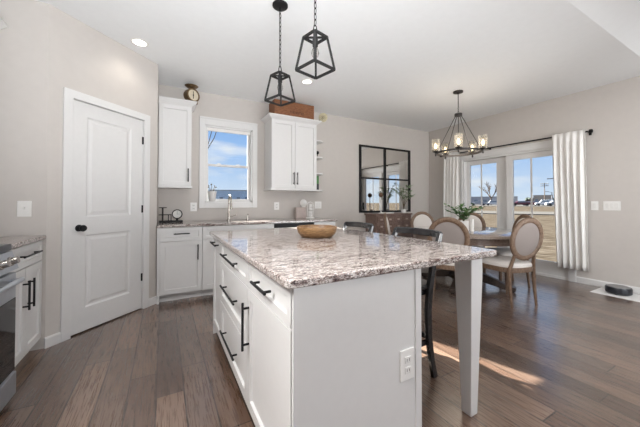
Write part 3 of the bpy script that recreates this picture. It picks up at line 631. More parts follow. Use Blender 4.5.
w = MB().tube([(0.205, 0.0, 0.045), (0.205, 0.0, 0.02)], 0.014, 8); w.build('clock_foot', 'black_metal', cl)
mk = thing('mug_stand', 'white wire mug stand on the counter below the double door cabinet', 'mug stand', (2.12, 4.15, CT))
w = MB(); w.lathe([(0.075, 0), (0.075, 0.008), (0, 0.010)], (0, 0, 0), 20)
for q in (-0.055, 0.055):
    w.tube([(q, 0, 0.008), (q, 0, 0.24)], 0.004, 6)
w.tube([(-0.055, 0, 0.24), (0, 0, 0.268), (0.055, 0, 0.24)], 0.004, 6); w.build('wire_frame', 'plastic_white', mk)
g0 = 'white mugs stacked in the mug stand'
mug = None
for i, nm in enumerate(('lowest', 'second from bottom', 'upper', 'topmost')):
    lb = nm + ' white mug in the wire mug stand'
    loc = (2.12, 4.15, CT + 0.011 + i * 0.056)
    if mug is None:
        mug = thing('mug', lb, 'mug', loc, 0, g0)
        MB().lathe([(0.028, 0), (0.036, 0.006), (0.038, 0.05), (0.034, 0.05), (0.032, 0.008), (0, 0.006)], (0, 0, 0), 18).build('cup', 'ceramic', mug, smooth=True)
        MB().tube([(0.0, -0.036, 0.04), (0.0, -0.058, 0.038), (0.0, -0.06, 0.018), (0.0, -0.036, 0.012)], 0.004, 6).build('handle', 'ceramic', mug, smooth=True)
    else: dup(mug, loc, 0.5 * i, lb)
pt_ = thing('plate', 'round white plate leaning on the wall behind the mug stand', 'plate', (2.07, YB - 0.045, CT + 0.245), 0)
sb = MB(); sb.box(-0.085, 0.085, -0.05, 0.02, -0.245, -0.069, 0.003); 
tag(sb.build('recipe_box', 'pink_card', None, loc=(1.98, YB - 0.09, CT + 0.245)), 'pale pinkish box behind the mug stand on the counter', 'box')
MB().lathe([(0.035, 0), (0.065, 0.01), (0.065, 0.013), (0.03, 0.006), (0, 0.006)], (0.0, 0.015, 0.0), 24, (0, -1, 0.1)).build('dish', 'ceramic', pt_, smooth=True)
MB().box(-0.03, 0.03, -0.02, 0.02, -0.245, -0.058).build('easel', 'plastic_white', pt_)

# ------------------------------------------------------------ bowl on island
bw = MB().lathe([(0.10, 0), (0.115, 0.003), (0.142, 0.035), (0.150, 0.070), (0.148, 0.078), (0.140, 0.078), (0.132, 0.045), (0.10, 0.018), (0, 0.014)], (0, 0, 0), 40)
tag(bw.build('wooden_bowl', 'bowl_wood', None, smooth=True, loc=(1.0, 1.85, CT)), 'round brown wooden bowl on the granite island', 'bowl')

# ------------------------------------------------------------ stools
def make_stool(label, loc, rotz):
    t = thing('bar_stool', label, 'bar stool', loc, rotz, 'black bar stools at the island')
    # front is +Y; seat
    MB().prism(rrect(-0.20, 0.20, -0.17, 0.20, 0.05), 0.585, 0.615).build('seat', 'black_paint', t, bevel=0.008)
    w = MB()
    for q in (-1, 1): w.box(q * 0.165 - 0.012, q * 0.165 + 0.012, -0.15, 0.165, 0.545, 0.585)
    w.box(-0.165, 0.165, 0.15, 0.172, 0.545, 0.585); w.box(-0.165, 0.165, -0.155, -0.133, 0.545, 0.585); w.build('apron', 'black_paint', t)
    for q in (-1, 1):
        zz = [(0.0, -0.150), (0.12, -0.118), (0.28, -0.092), (0.45, -0.085), (0.60, -0.100), (0.78, -0.140), (0.90, -0.185), (0.945, -0.20)]
        MB().bar([(q * 0.192 + q * 0.012 * (z / 0.95), y, z) for z, y in zz], [0.03] * 8, [0.036, 0.036, 0.038, 0.042, 0.042, 0.036, 0.03, 0.024], up=(0, 1, 0)).build('rear_leg', 'black_paint', t, bevel=0.004)
        MB().bar([(q * 0.185, 0.19, 0.0), (q * 0.165, 0.158, 0.55)], [0.026, 0.034], [0.026, 0.034], up=(0, 1, 0)).build('front_leg', 'black_paint', t, bevel=0.003)
        MB().bar([(q * 0.178, -0.10, 0.235), (q * 0.178, 0.17, 0.235)], 0.018, 0.03).build('side_stretcher', 'black_paint', t)
    MB().bar([(-0.175, 0.172, 0.17), (0.175, 0.172, 0.17)], 0.02, 0.034).build('footrest', 'black_paint', t)
    MB().bar([(-0.175, -0.098, 0.27), (0.175, -0.098, 0.27)], 0.018, 0.03).build('rear_stretcher', 'black_paint', t)
    n = 14; pts = []; hs = []
    for i in range(n + 1):
        a = -1 + 2 * i / n; pts.append((a * 0.208, -0.255 + 0.06 * abs(a) ** 2.6, 0.932)); hs.append(0.050 - 0.004 * abs(a) ** 3)
    MB().bar(pts, 0.024, hs).build('crest_rail', 'black_paint', t, smooth=True, bevel=0.006)
    return t
st0 = make_stool('black bar stool at the island, the nearer one beside the white leg', (1.42, 1.465, 0), pi / 2)
dup(st0, (1.42, 2.17, 0), pi / 2, 'black bar stool at the far end of the island by the sideboard')

# ------------------------------------------------------------ dining table and chairs
TC = Vector((3.72, 2.50)); TR = 0.755
tb = thing('dining_table', 'round dark wood pedestal dining table', 'dining table', (TC.x, TC.y, 0))
MB().lathe([(0, 0.715), (TR - 0.03, 0.715), (TR, 0.725), (TR, 0.755), (TR - 0.008, 0.76), (0, 0.76)], (0, 0, 0), 72).build('tabletop', 'table_wood_sheen', tb, smooth=True)
w = MB().lathe([(TR - 0.07, 0.64), (TR - 0.04, 0.64), (TR - 0.04, 0.715), (TR - 0.07, 0.715), (TR - 0.07, 0.64)], (0, 0, 0), 72); w.bm.faces.ensure_lookup_table()
w.build('apron', 'table_wood', tb, smooth=True)
MB().lathe([(0.19, 0.09), (0.20, 0.13), (0.12, 0.17), (0.085, 0.26), (0.12, 0.40), (0.10, 0.54), (0.17, 0.62), (0.30, 0.66), (0.30, 0.712), (0, 0.712)], (0, 0, 0), 28).build('pedestal', 'dark_wood', tb, smooth=True)
for i in range(4):
    a = radians(20 + 90 * i); d = Vector((cos(a), sin(a), 0))
    p = [d * 0.08 + Vector((0, 0, 0.13)), d * 0.22 + Vector((0, 0, 0.135)), d * 0.38 + Vector((0, 0, 0.09)), d * 0.52 + Vector((0, 0, 0.045)), d * 0.60 + Vector((0, 0, 0.04))]
    MB().bar(p, [0.09, 0.09, 0.085, 0.08, 0.08], [0.11, 0.11, 0.085, 0.06, 0.05]).build('foot', 'dark_wood', tb, bevel=0.008)
    MB().lathe([(0.022, 0), (0.026, 0.02), (0, 0.022)], tuple(d * 0.56), 12).build('glide', 'black_metal', tb)

def leg_prof(h): return [(0.012, 0), (0.014, 0.012), (0.011, 0.03), (0.0165, 0.10), (0.022, h - 0.11), (0.017, h - 0.095), (0.025, h - 0.085), (0.019, h - 0.07), (0.027, h - 0.055), (0.027, h)]
def make_chair(label, loc, az):
    t = thing('dining_chair', label, 'dining chair', loc, -radians(az), 'round-backed dining chairs around the table')
    def seatpoly(k=1.0):
        p = []
        for i in range(40):
            a = 2 * pi * i / 40; c_, s_ = cos(a), sin(a); r = 1 / ((abs(c_) ** 3.2 + abs(s_) ** 3.2) ** (1 / 3.2))
            wd = 0.235 + 0.025 * s_; p.append((wd * r * c_ * k, 0.225 * r * s_ * k))
        return p
    MB().prism(seatpoly(), 0.375, 0.43).build('seat_rail', 'chair_oak', t, bevel=0.006)
    w = MB(); rings = []
    for k, z in ((0.965, 0.430), (0.985, 0.448), (0.95, 0.470), (0.80, 0.485), (0.5, 0.493)): rings.append([w.bm.verts.new((x_, y_, z)) for x_, y_ in seatpoly(k)])
    for p, q in zip(rings, rings[1:]):
        for i in range(40): w.bm.faces.new((p[i], p[(i + 1) % 40], q[(i + 1) % 40], q[i]))
    w.bm.faces.new(rings[0][::-1]); w.bm.faces.new(rings[-1]); w.build('seat_cushion', 'linen_seat', t, smooth=True)
    for q in (-1, 1):
        MB().lathe(leg_prof(0.385), (q * 0.20, 0.175, 0), 12).build('front_leg', 'chair_oak', t, smooth=True)
        MB().tube([(q * 0.172, -0.215, 0), (q * 0.172, -0.195, 0.2), (q * 0.170, -0.185, 0.40), (q * 0.150, -0.205, 0.50), (q * 0.135, -0.222, 0.575)], [0.013, 0.017, 0.021, 0.018, 0.018], 10).build('rear_leg', 'chair_oak', t, smooth=True)
    # oval back, leaning
    tilt = radians(9); cz = 0.748; rx, rz = 0.222, 0.238
    M = Matrix.Translation((0, -0.25, cz)) @ Matrix.Rotation(-tilt + 0.0, 4, 'X').inverted()
    f = MB(); n = 48; sec = [(-0.020, -0.012), (-0.010, -0.019), (0.012, -0.019), (0.021, -0.010), (0.021, 0.010), (0.012, 0.019), (-0.010, 0.019), (-0.020, 0.012)]
    rings = []
    for i in range(n):
        a = 2 * pi * i / n; rings.append([f.bm.verts.new(M @ Vector(((rx - 0.026 + s_ * 1.3) * cos(a), d_, (rz - 0.026 + s_ * 1.3) * sin(a)))) for s_, d_ in sec])
    for i in range(n):
        p, q = rings[i], rings[(i + 1) % n]
        for j in range(8): f.bm.faces.new((p[j], p[(j + 1) % 8], q[(j + 1) % 8], q[j]))
    f.build('back_frame', 'chair_oak', t, smooth=True)
    for nm_, mt_, prof_ in (('back_panel', 'linen', [(0, -0.020), (0.5, -0.018), (0.8, -0.014), (1.0, -0.006), (1.0, 0.0), (0, 0.0)]), ('back_pad', 'linen_seat', [(0, 0.0005), (1.0, 0.0005), (1.0, 0.008), (0.9, 0.020), (0.6, 0.030), (0, 0.033)])):
     f = MB(); rings = []
     for k, d_ in prof_:
         if k == 0: rings.append([f.bm.verts.new(M @ Vector((0, d_, 0)))])
         else: rings.append([f.bm.verts.new(M @ Vector(((rx - 0.047) * k * cos(2 * pi * i / n), d_, (rz - 0.047) * k * sin(2 * pi * i / n)))) for i in range(n)])
     for p, q in zip(rings, rings[1:]):
         for i in range(n):
             j = (i + 1) % n
             if len(p) == 1: f.bm.faces.new((p[0], q[i], q[j]))
             elif len(q) == 1: f.bm.faces.new((p[i], q[0], p[j]))
             else: f.bm.faces.new((p[i], q[i], q[j], p[j]))
     f.build(nm_, mt_, t, smooth=True)
    return t
def chair_at(back_xy, az):   # position of the seat centre from where the back stands
    a = radians(az); return (back_xy[0] + 0.25 * sin(a), back_xy[1] + 0.25 * cos(a), 0)
c0 = make_chair('round-backed dining chair nearest the patio door curtain, seen from behind', chair_at((3.47, 1.60), 14), 14)
for xy, az, lb in (((2.83, 2.10), 58, 'round-backed dining chair nearest the island, seen from behind'),
                   ((3.03, 3.31), 136, 'round-backed dining chair seen edge-on in front of the sideboard drawers'),
                   ((4.12, 3.58), 208, 'round-backed dining chair facing the camera at the right end of the sideboard'),
                   ((4.62, 2.98), 245, 'round-backed dining chair behind the leafy plant, against the left patio panel'),
                   ((4.42, 2.085), 302, 'round-backed dining chair partly hidden behind the foremost right chair')):
    dup(c0, chair_at(xy, az), -radians(az), lb)

# ------------------------------------------------------------ plants
def leaf(w, p, d, L, wd, up=Vector((0, 0, 1))):
    d = d.normalized(); s_ = d.cross(up); s_ = s_.normalized() if s_.length > 1e-3 else Vector((1, 0, 0)); n_ = s_.cross(d)
    a = [w.bm.verts.new(p + d * (L * t) + s_ * (wd * k) + n_ * (0.12 * L * (t - t * t) * 2 - abs(k) * 0.1 * wd)) for t, k in ((0, 0), (0.3, 0.8), (0.6, 1), (1, 0), (0.6, -1), (0.3, -0.8))]
    w.bm.faces.new(a)
def plant(t, z0, nst, spread, h, L, wd, mat, lean=(0, 0), seed=1, start=1):
    rnd = random.Random(seed); lf = MB(); sm = MB()
    for i in range(nst):
        a = 2 * pi * i / nst + rnd.uniform(-0.3, 0.3); sp = spread * rnd.uniform(0.5, 1.1); hh = h * rnd.uniform(0.55, 1.1)
        pts = []
        for j in range(7):
            u = j / 6; pts.append(Vector((cos(a) * sp * u ** 1.3 + lean[0] * u, sin(a) * sp * u ** 1.3 + lean[1] * u, z0 + hh * (u ** 0.8) - 0.25 * hh * u * u)))
        sm.tube(pts, 0.0022, 5)
        for j in range(start, 7):
            for q in (-1, 1, 0):
                d = Vector((cos(a + q * 1.0), sin(a + q * 1.0), rnd.uniform(-0.2, 0.7))); leaf(lf, pts[j] + Vector((rnd.uniform(-.008, .008),) * 3), d, L * rnd.uniform(0.7, 1.2), wd)
    lf.build('leaves', mat, t, solid=0.0008); sm.build('stems', 'stem', t)
tp = thing('potted_plant', 'leafy green plant in a white pot on the dining table', 'plant', (3.56, 2.40, 0.7605))
MB().lathe([(0.052, 0), (0.062, 0.01), (0.066, 0.14), (0.060, 0.14), (0.056, 0.12), (0, 0.12)], (0, 0, 0), 24).build('pot', 'ceramic', tp, smooth=True)
plant(tp, 0.12, 13, 0.20, 0.30, 0.070, 0.017, 'leaf', seed=4)
cn = MB().lathe([(0.022, 0), (0.022, 0.165), (0, 0.16)], (0, 0, 0), 16); cn.tube([(0, 0, 0.158), (0.001, 0, 0.17)], 0.0012, 5)
tag(cn.build('pillar_candle', 'candle_wax', None, smooth=True, loc=(3.64, 2.33, 0.7605)), 'slim white pillar candle beside the table plant', 'candle')

# ------------------------------------------------------------ sideboard, mirror and decorations
sbx0, sbx1, sby0, sbh = 3.40, 4.32, 4.02, 0.94
sb = thing('sideboard', 'brown wooden sideboard with many small drawers under the mirror', 'sideboard', (sbx0, sby0, 0))
Wd = sbx1 - sbx0
w = MB(); w.box(0.01, Wd - 0.01, 0.012, 0.31, 0.10, sbh - 0.03); w.build('body', 'sideboard_wood', sb)
MB().box(-0.01, Wd + 0.01, -0.012, 0.325, sbh - 0.03, sbh, 0.004).build('top', 'sideboard_wood', sb)
for q in (0.04, Wd - 0.04):
    for y_ in (0.04, 0.28): MB().box(q - 0.025, q + 0.025, y_ - 0.025, y_ + 0.025, 0, 0.10).build('leg', 'sideboard_wood', sb)
ncol, nrow = 4, 6; cwid = (Wd - 0.06) / ncol; rh = (sbh - 0.03 - 0.13) / nrow
for i in range(ncol):
    for j in range(nrow):
        x0 = 0.03 + i * cwid; z0 = 0.115 + j * rh
        d_ = MB().box(x0 + 0.008, x0 + cwid - 0.008, 0.0, 0.014, z0 + 0.007, z0 + rh - 0.007, 0.003).build('drawer', 'sideboard_wood', sb)
        w = MB().box(x0 + cwid / 2 - 0.03, x0 + cwid / 2 + 0.03, -0.006, 0.001, z0 + rh / 2 - 0.014, z0 + rh / 2 + 0.016, 0.002); w.build('label_pull', 'sideboard_label', d_)
mr = thing('wall_mirror', 'large black framed four pane mirror above the sideboard', 'mirror', (3.265, YB, 0.955))
mw, mh, mt = 1.345, 1.305, 0.03; fw = 0.042
w = MB(); w.box(0, fw, -mt, 0, 0, mh); w.box(mw - fw, mw, -mt, 0, 0, mh); w.box(fw, mw - fw, -mt, 0, 0, fw * .8); w.box(fw, mw - fw, -mt, 0, mh - fw * .8, mh)
w.box(mw * 0.475 - 0.022, mw * 0.475 + 0.022, -mt, 0, fw * .8, mh - fw * .8); w.box(fw, mw * 0.475 - 0.022, -mt, 0, mh * 0.5, mh * 0.5 + 0.03); w.box(mw * 0.475 + 0.022, mw - fw, -mt, 0, mh * 0.5, mh * 0.5 + 0.03)
w.build('mirror_frame', 'black_metal', mr)
MB().box(0.01, mw - 0.01, -0.012, -0.002, 0.01, mh - 0.01).build('mirror_glass', 'mirror_glass', mr)
bs = thing('ball_finial', 'brown ball finial on a slim stand on the sideboard', 'decoration', (3.655, 4.17, sbh + 0.0005))
MB().lathe([(0.045, 0), (0.045, 0.012), (0.012, 0.02), (0.008, 0.10), (0.014, 0.16), (0.008, 0.20), (0.008, 0.32)], (0, 0, 0), 16).build('stand', 'candle_wax', bs, smooth=True)
MB().lathe([(0.001, -0.046), (0.030, -0.036), (0.046, 0), (0.030, 0.036), (0.001, 0.046)], (0, 0, 0.355), 20).build('ball', 'ball_wood', bs, smooth=True)
bk = MB().box(-0.1, 0.1, -0.06, 0.06, 0, 0.022, 0.003); tag(bk.build('white_tray', 'ceramic', None, loc=(3.62 + .16, 4.11, sbh + .0005)), 'low white tray on the sideboard under the mirror', 'tray')
vs = thing('eucalyptus_vase', 'small white pot with drooping grey-green branches on the sideboard', 'plant', (4.17, 4.085, sbh + 0.0005))
MB().lathe([(0.035, 0), (0.048, 0.01), (0.052, 0.07), (0.045, 0.075), (0.04, 0.06), (0, 0.06)], (0, 0, 0), 20).build('pot', 'ceramic', vs, smooth=True)
plant(vs, 0.06, 16, 0.20, 0.64, 0.08, 0.018, 'eucalyptus_leaf', seed=9, start=4)

# ------------------------------------------------------------ curtains
CX = XR - 0.085; RZ = 2.135
rod = thing('curtain_rod', 'long black curtain rod over the patio door', 'curtain rod', (CX, 0, RZ))
MB().tube([(0, 1.60, 0), (0, 3.93, 0)], 0.011, 12).build('rod', 'black_metal', rod, smooth=True)
for y_ in (1.57, 3.96): MB().lathe([(0.012, -0.02), (0.024, -0.016), (0.024, 0.016), (0.012, 0.02)], (0, y_, 0), 14, (0, 1, 0)).build('finial', 'black_metal', rod, smooth=True)
for y_ in (1.60, 2.98, 3.91):
    w = MB(); w.box(0.0, 0.080, y_ - 0.006, y_ + 0.006, -0.012, -0.002); w.box(0.074, 0.084, y_ - 0.015, y_ + 0.015, -0.045, 0.02); w.build('bracket', 'black_metal', rod)
def curtain(label, y0, y1, yb0, yb1, zbot, nf, seed):
    rnd = random.Random(seed); w = MB(); nu, nvv = nf * 10, 22; g = []
    ph = [rnd.uniform(-0.5, 0.5) for _ in range(nf + 1)]
    for j in range(nvv + 1):
        v_ = j / nvv; z = RZ + 0.03 - v_ * (RZ + 0.03 - zbot); row = []
        for i in range(nu + 1):
            u_ = i / nu; k = u_ * nf; amp = 0.010 + 0.016 * min(1, v_ * 3) 
            if v_ < 0.06: amp *= 0.6
            xx = amp * sin(2 * pi * k + ph[int(k)] * 0.6 * v_) + 0.006 * sin(5 * v_ + 9 * u_)
            ya = y0 + (yb0 - y0) * v_; yb = y1 + (yb1 - y1) * v_
            row.append(w.bm.verts.new((xx - 0.0, ya + (yb - ya) * u_ + 0.010 * sin(4 * pi * k) * v_, z + 0.004 * sin(2 * pi * k))))
        g.append(row)
    for a_, b2 in zip(g, g[1:]):
        for i in range(nu): w.bm.faces.new((a_[i], a_[i + 1], b2[i + 1], b2[i]))
    o = w.build('curtain', 'curtain_cloth', None, smooth=True, loc=(CX - 0.034, 0, 0), solid=0.003)
    return tag(o, label, 'curtain', 'white curtains at the patio door')
curtain('white curtain panel hanging at the right side of the patio door', 1.62, 2.00, 1.60, 1.955, 0.20, 5, 3)
curtain('white curtain panel in the far room corner left of the patio door', 3.52, 3.87, 3.52, 3.88, 0.20, 5, 5)

# ------------------------------------------------------------ robot vacuum on paper
pm = MB().prism([(4.80, 0.93), (5.19, 0.93), (5.19, 1.50), (4.80, 1.50)], 0.0005, 0.003)
tag(pm.build('paper_mat', 'paper', None), 'thin white paper mat on the floor under the robot vacuum', 'mat')
rv = thing('robot_vacuum', 'round black robot vacuum on a white mat by the right wall', 'robot vacuum', (5.01, 1.29, 0.0035)); rv.scale = (0.78, 0.78, 1.2)
MB().lathe([(0.145, 0.008), (0.155, 0.015), (0.157, 0.060), (0.150, 0.072), (0, 0.072)], (0, 0, 0), 40).build('body', 'plastic_dark', rv, smooth=True)
MB().lathe([(0.132, 0.072), (0.130, 0.077), (0, 0.077)], (0, 0, 0), 40).build('top_cover', 'plastic_grey', rv, smooth=True)
w = MB()
for q in (-0.11, 0.11): w.tube([(q, -0.012, 0.017), (q, 0.012, 0.017)], 0.017, 12)
w.build('wheels', 'tyre', rv)

# ------------------------------------------------------------ ceiling lights
dl = None
for x_, y_, lb in ((-0.22, 3.297, 'round recessed ceiling light above the pantry door'), (1.638, 3.301, 'round recessed ceiling light near the lantern pendants')):
    if dl is None:
        dl = thing('recessed_light', lb, 'ceiling light', (x_, y_, C), 0, 'round recessed ceiling lights')
        MB().lathe([(0.060, -0.001), (0.060, -0.006), (0.078, -0.004), (0.080, -0.0005), (0.060, -0.001)], (0, 0, 0), 32).build('trim_ring', 'plastic_white', dl, smooth=True)
        MB().lathe([(0, -0.003), (0.0595, -0.003), (0.0595, -0.0005), (0, -0.0005)], (0, 0, 0), 32).build('lens', 'downlight_glow', dl)
    else: dup(dl, (x_, y_, C), 0, lb)
for x_, y_ in ((-0.22, 3.297), (1.638, 3.301)):
    q = lamp('recessed_light_lamp', 'SPOT', (x_, y_, C - 0.02), (0, 0, -1), 5, color=(1, 0.92, 0.82)); q.data.spot_size = radians(130); q.data.spot_blend = 0.8; q.data.shadow_soft_size = 0.06

# pendants
def chain(w, p0, p1, pitch=0.034, r=0.0028):
    p0, p1 = Vector(p0), Vector(p1); L = (p1 - p0).length; n = max(1, int(L / pitch)); d = (p1 - p0) / n
    for i in range(n):
        c_ = p0 + d * (i + .5); ax = Vector((1, 0, 0)) if i % 2 else Vector((0, 1, 0)); h = d.length * 0.62
        pts = [c_ + ax * (0.008 * sin(2 * pi * k / 10)) + Vector((0, 0, 1)) * (h * cos(2 * pi * k / 10)) for k in range(11)]
        w.tube(pts, r, 5, caps=False)
def pendant(label, x_, y_, rot):
    t = thing('lantern_pendant', label, 'pendant light', (x_, y_, C), rot, 'black lantern pendants over the island')
    zt, zb = 2.165 - C, 1.965 - C; a, b2 = 0.052, 0.084; r = 0.0065
    MB().lathe([(0.062, -0.0005), (0.062, -0.012), (0.05, -0.022), (0.012, -0.026), (0.010, -0.04), (0, -0.04)], (0, 0, 0), 28).build('canopy', 'black_metal', t, smooth=True)
    w = MB(); chain(w, (0, 0, -0.035), (0, 0, zt + 0.075)); w.build('chain', 'black_metal', t)
    w = MB(); cs = [(-1, -1), (1, -1), (1, 1), (-1, 1)]
    T_ = [Vector((i * a, j * a, zt)) for i, j in cs]; B_ = [Vector((i * b2, j * b2, zb)) for i, j in cs]
    for i in range(4):
        w.bar([T_[i], T_[(i + 1) % 4]], r * 2, r * 2); w.bar([B_[i], B_[(i + 1) % 4]], r * 2, r * 2); w.bar([T_[i], B_[i]], r * 2, r * 2, up=(T_[i].x, T_[i].y, 0.01))
    w.bar([T_[0] * 1.0, T_[2] * 1.0], 0.016, 0.006); w.bar([T_[1], T_[3]], 0.016, 0.006)
    w.tube([(0.012, 0, zt), (0.014, 0, zt + 0.05), (0.008, 0, zt + 0.075), (-0.008, 0, zt + 0.075), (-0.014, 0, zt + 0.05), (-0.012, 0, zt)], 0.0035, 6)
    w.build('lantern_frame', 'black_metal', t)
    sk = MB().lathe([(0.017, -0.055), (0.017, -0.004), (0.008, 0)], (0, 0, zt), 14).build('socket', 'black_metal', t, smooth=True)
    MB().lathe([(0.001, -0.125), (0.018, -0.117), (0.024, -0.10), (0.020, -0.08), (0.012, -0.062), (0.011, -0.05)], (0, 0, zt), 16).build('bulb', 'shade_glass', sk, smooth=True)
    return t
pendant('black lantern pendant on the left, in front of the wooden crate', 0.81, 2.12, radians(20))
pendant('larger looking black lantern pendant on the right, nearer the camera', 0.81, 1.52, radians(15))

# chandelier
ch = thing('chandelier', 'round dark metal chandelier with five glass shades over the dining table', 'chandelier', (3.68, 2.55, C))
def zc(z): return z - C
MB().lathe([(0.065, -0.0005), (0.065, -0.018), (0.02, -0.026), (0.008, -0.04), (0, -0.04)], (0, 0, 0), 24).build('canopy', 'bronze_metal', ch, smooth=True)
w = MB().tube([(0, 0, -0.03), (0, 0, zc(2.51))], 0.006, 8); chain(w, (0, 0, zc(2.515)), (0, 0, zc(2.42)), 0.03); w.build('stem', 'bronze_metal', ch)
MB().lathe([(0.01, zc(2.43)), (0.05, zc(2.42)), (0.05, zc(2.385)), (0.01, zc(2.375)), (0, zc(2.375))], (0, 0, 0), 20).build('hub', 'bronze_metal', ch, smooth=True)
RR = 0.290; zr = zc(1.865)
w = MB(); w.bar([(RR * cos(2 * pi * i / 48), RR * sin(2 * pi * i / 48), zr) for i in range(48)], 0.012, 0.028, closed=True); w.build('ring', 'bronze_metal', ch, smooth=False)
a0 = atan2(-2.55, -3.68)
for i in range(5):
    a = a0 + 2 * pi * i / 5; d = Vector((cos(a), sin(a), 0))
    MB().tube([d * 0.04 + Vector((0, 0, zc(2.385))), d * (RR - 0.0) + Vector((0, 0, zr + 0.01))], 0.0055, 6).build('rod', 'bronze_metal', ch)
    c_ = d * (RR + 0.022)
    h = MB(); h.lathe([(0.008, -0.05), (0.012, -0.04), (0.012, 0.0), (0.04, 0.012), (0.045, 0.02), (0.016, 0.024), (0.014, 0.055), (0, 0.055)], tuple(c_ + Vector((0, 0, zr))), 16)
    ho = h.build('candle_holder', 'bronze_metal', ch, smooth=True)
    g_ = MB(); g_.lathe([(0.052, 0.021), (0.055, 0.195), (0.0525, 0.195), (0.0495, 0.0215), (0.052, 0.021)], tuple(c_ + Vector((0, 0, zr))), 24)
    g_.build('glass_shade', 'seeded_glass', ho, smooth=True)
    MB().lathe([(0.011, 0.055), (0.012, 0.068), (0.021, 0.092), (0.018, 0.112), (0.002, 0.142), (0.0, 0.142)], tuple(c_ + Vector((0, 0, zr))), 14).build('bulb', 'bulb_glow', ho, smooth=True)
q = lamp('chandelier_lamp', 'POINT', (3.68, 2.55, 1.98), (0, 0, -1), 8, color=(1, 0.86, 0.70)); q.data.shadow_soft_size = 0.25

# ------------------------------------------------------------ outdoors
w = MB(); rings = []
radii = [0.0, 4, 9, 15, 25, 40, 60, 84, 130, 250, 500]; hs_ = [-0.25, -0.25, -0.25, -0.22, -0.16, -0.08, 0.0, 0.13, 0.25, 0.4, 0.5]
N = 64
for r, h in zip(radii, hs_):
    if r == 0: continue
    rings.append([w.bm.verts.new((1.5 + r * 1.0 * cos(2 * pi * i / N) * (1 if r > 9 else 1), 0 + r * sin(2 * pi * i / N), h)) for i in range(N)])
for p, q in zip(rings, rings[1:]):
    for i in range(N): w.bm.faces.new((p[i], p[(i + 1) % N], q[(i + 1) % N], q[i]))
w.bm.faces.new(rings[0][::-1])
g_ = w.build('ground', 'dry_field', None, smooth=True, kind='structure')
dirv = Vector((sin(radians(62.5)), cos(radians(62.5)), 0)); sdv = Vector((dirv.y, -dirv.x, 0))
def strip(name, d0, d1, z0, z1, half=70):
    c0_, c1_ = dirv * d0, dirv * d1
    p = [c0_ - sdv * half, c0_ + sdv * half, c1_ + sdv * half, c1_ - sdv * half]
    w = MB(); a_ = [w.bm.verts.new((v_.x, v_.y, z)) for v_, z in zip(p, (z0, z0, z1, z1))]; b3 = [w.bm.verts.new((v_.x, v_.y, z - 0.15)) for v_, z in zip(p, (z0, z0, z1, z1))]
    w.bm.faces.new(a_); w.bm.faces.new(b3[::-1])
    for i in range(4): w.bm.faces.new((a_[i], a_[(i + 1) % 4], b3[(i + 1) % 4], b3[i]))
    return w.build(name, 'asphalt', None, kind='structure')
strip('path', 36, 44, -0.02, 0.05); strip('parking_lot', 88, 135, 0.20, 0.33)
def az_pos(az, dist): return (dist * sin(radians(az)), dist * cos(radians(az)))
def car(label, az, dist, z, paint, heading, van=False):
    x_, y_ = az_pos(az, dist); t = thing('car', label, 'car', (x_, y_, z), heading, 'parked cars beyond the field')
    hgt = 1.75 if van else 1.42
    pr_ = [(-2.2, 0.32), (2.2, 0.32), (2.25, 0.75), (1.9, 0.92), (1.2, 0.98), (0.7, hgt - .05), (-1.0, hgt), (-1.9 if van else -1.55, hgt - .03 if van else 1.05), (-2.2, 0.95)]
    MB().extr(pr_, (0, -0.85, 0), (0, 0.85, 0), (1, 0, 0)).build('body', paint, t, bevel=0.05)
    gl = [(1.05, 1.0), (0.66, hgt - .13), (-0.95, hgt - .1), (-1.45, 1.02)]
    MB().extr(gl, (0, -0.86, 0), (0, 0.86, 0), (1, 0, 0)).build('windows', 'window_dark', t)
    for wx in (-1.4, 1.4):
        for wy in (-0.8, 0.8): MB().lathe([(0.32, -0.1), (0.32, 0.1), (0, 0.1)], (wx, wy, 0.32), 14, (0, 1, 0)).build('wheel', 'tyre', t)
hd = radians(90 - 62.5) + pi / 2
for lb, az, dist, pnt, ho_, vn in (('dark maroon parked car at the left of the right glass panel', 64.5, 99, 'car_maroon', 0.1, False),
        ('second dark maroon parked car close behind the first', 65.7, 108, 'car_maroon', -0.1, False),
        ('white parked van in the middle of the parking lot', 67.6, 104, 'car_white', 0.0, True),
        ('silver parked car right of the white van', 68.9, 101, 'car_silver', 0.2, False),
        ('dark blue parked car below the power pole', 66.7, 116, 'car_blue', 0.0, False),
        ('white parked car near the right curtain edge', 72.4, 103, 'car_white', -0.2, False),
        ('silver parked car seen through the left glass panel', 58.4, 103, 'car_silver', 0.0, False),
        ('white parked van seen through the left glass panel', 60.6, 106, 'car_white', 0.1, True)):
    car(lb, az, dist, 0.23, pnt, hd + ho_, vn)
def building(label, az, dist, wd, dp, h, mat, nwin, z=0.2, rot=None, name='building'):
    x_, y_ = az_pos(az, dist); t = thing(name, label, 'building', (x_, y_, z), rot if rot is not None else -radians(az))
    MB().box(-wd / 2, wd / 2, 0, dp, 0, h).build('walls', mat, t)
    MB().box(-wd / 2 - 0.1, wd / 2 + 0.1, -0.1, dp + 0.1, h, h + 0.12).build('roof', 'building_grey', t)
    for i in range(nwin):
        cx_ = -wd / 2 + wd * (i + .5) / nwin; MB().box(cx_ - wd / nwin * 0.2, cx_ + wd / nwin * 0.2, -0.06, 0.02, h * 0.35, h * 0.62).build('window', 'window_dark', t)
building('long low blue-grey building seen through the kitchen window', 11.3, 62, 8.6, 10, 3.75, 'building_blue', 5, z=-0.05)
building('long grey building behind the field, seen through the left glass panel', 58.0, 150, 32, 15, 3.6, 'building_grey', 9)
building('tan low building behind the maroon cars', 67.4, 140, 6, 6, 3.8, 'building_tan', 3)
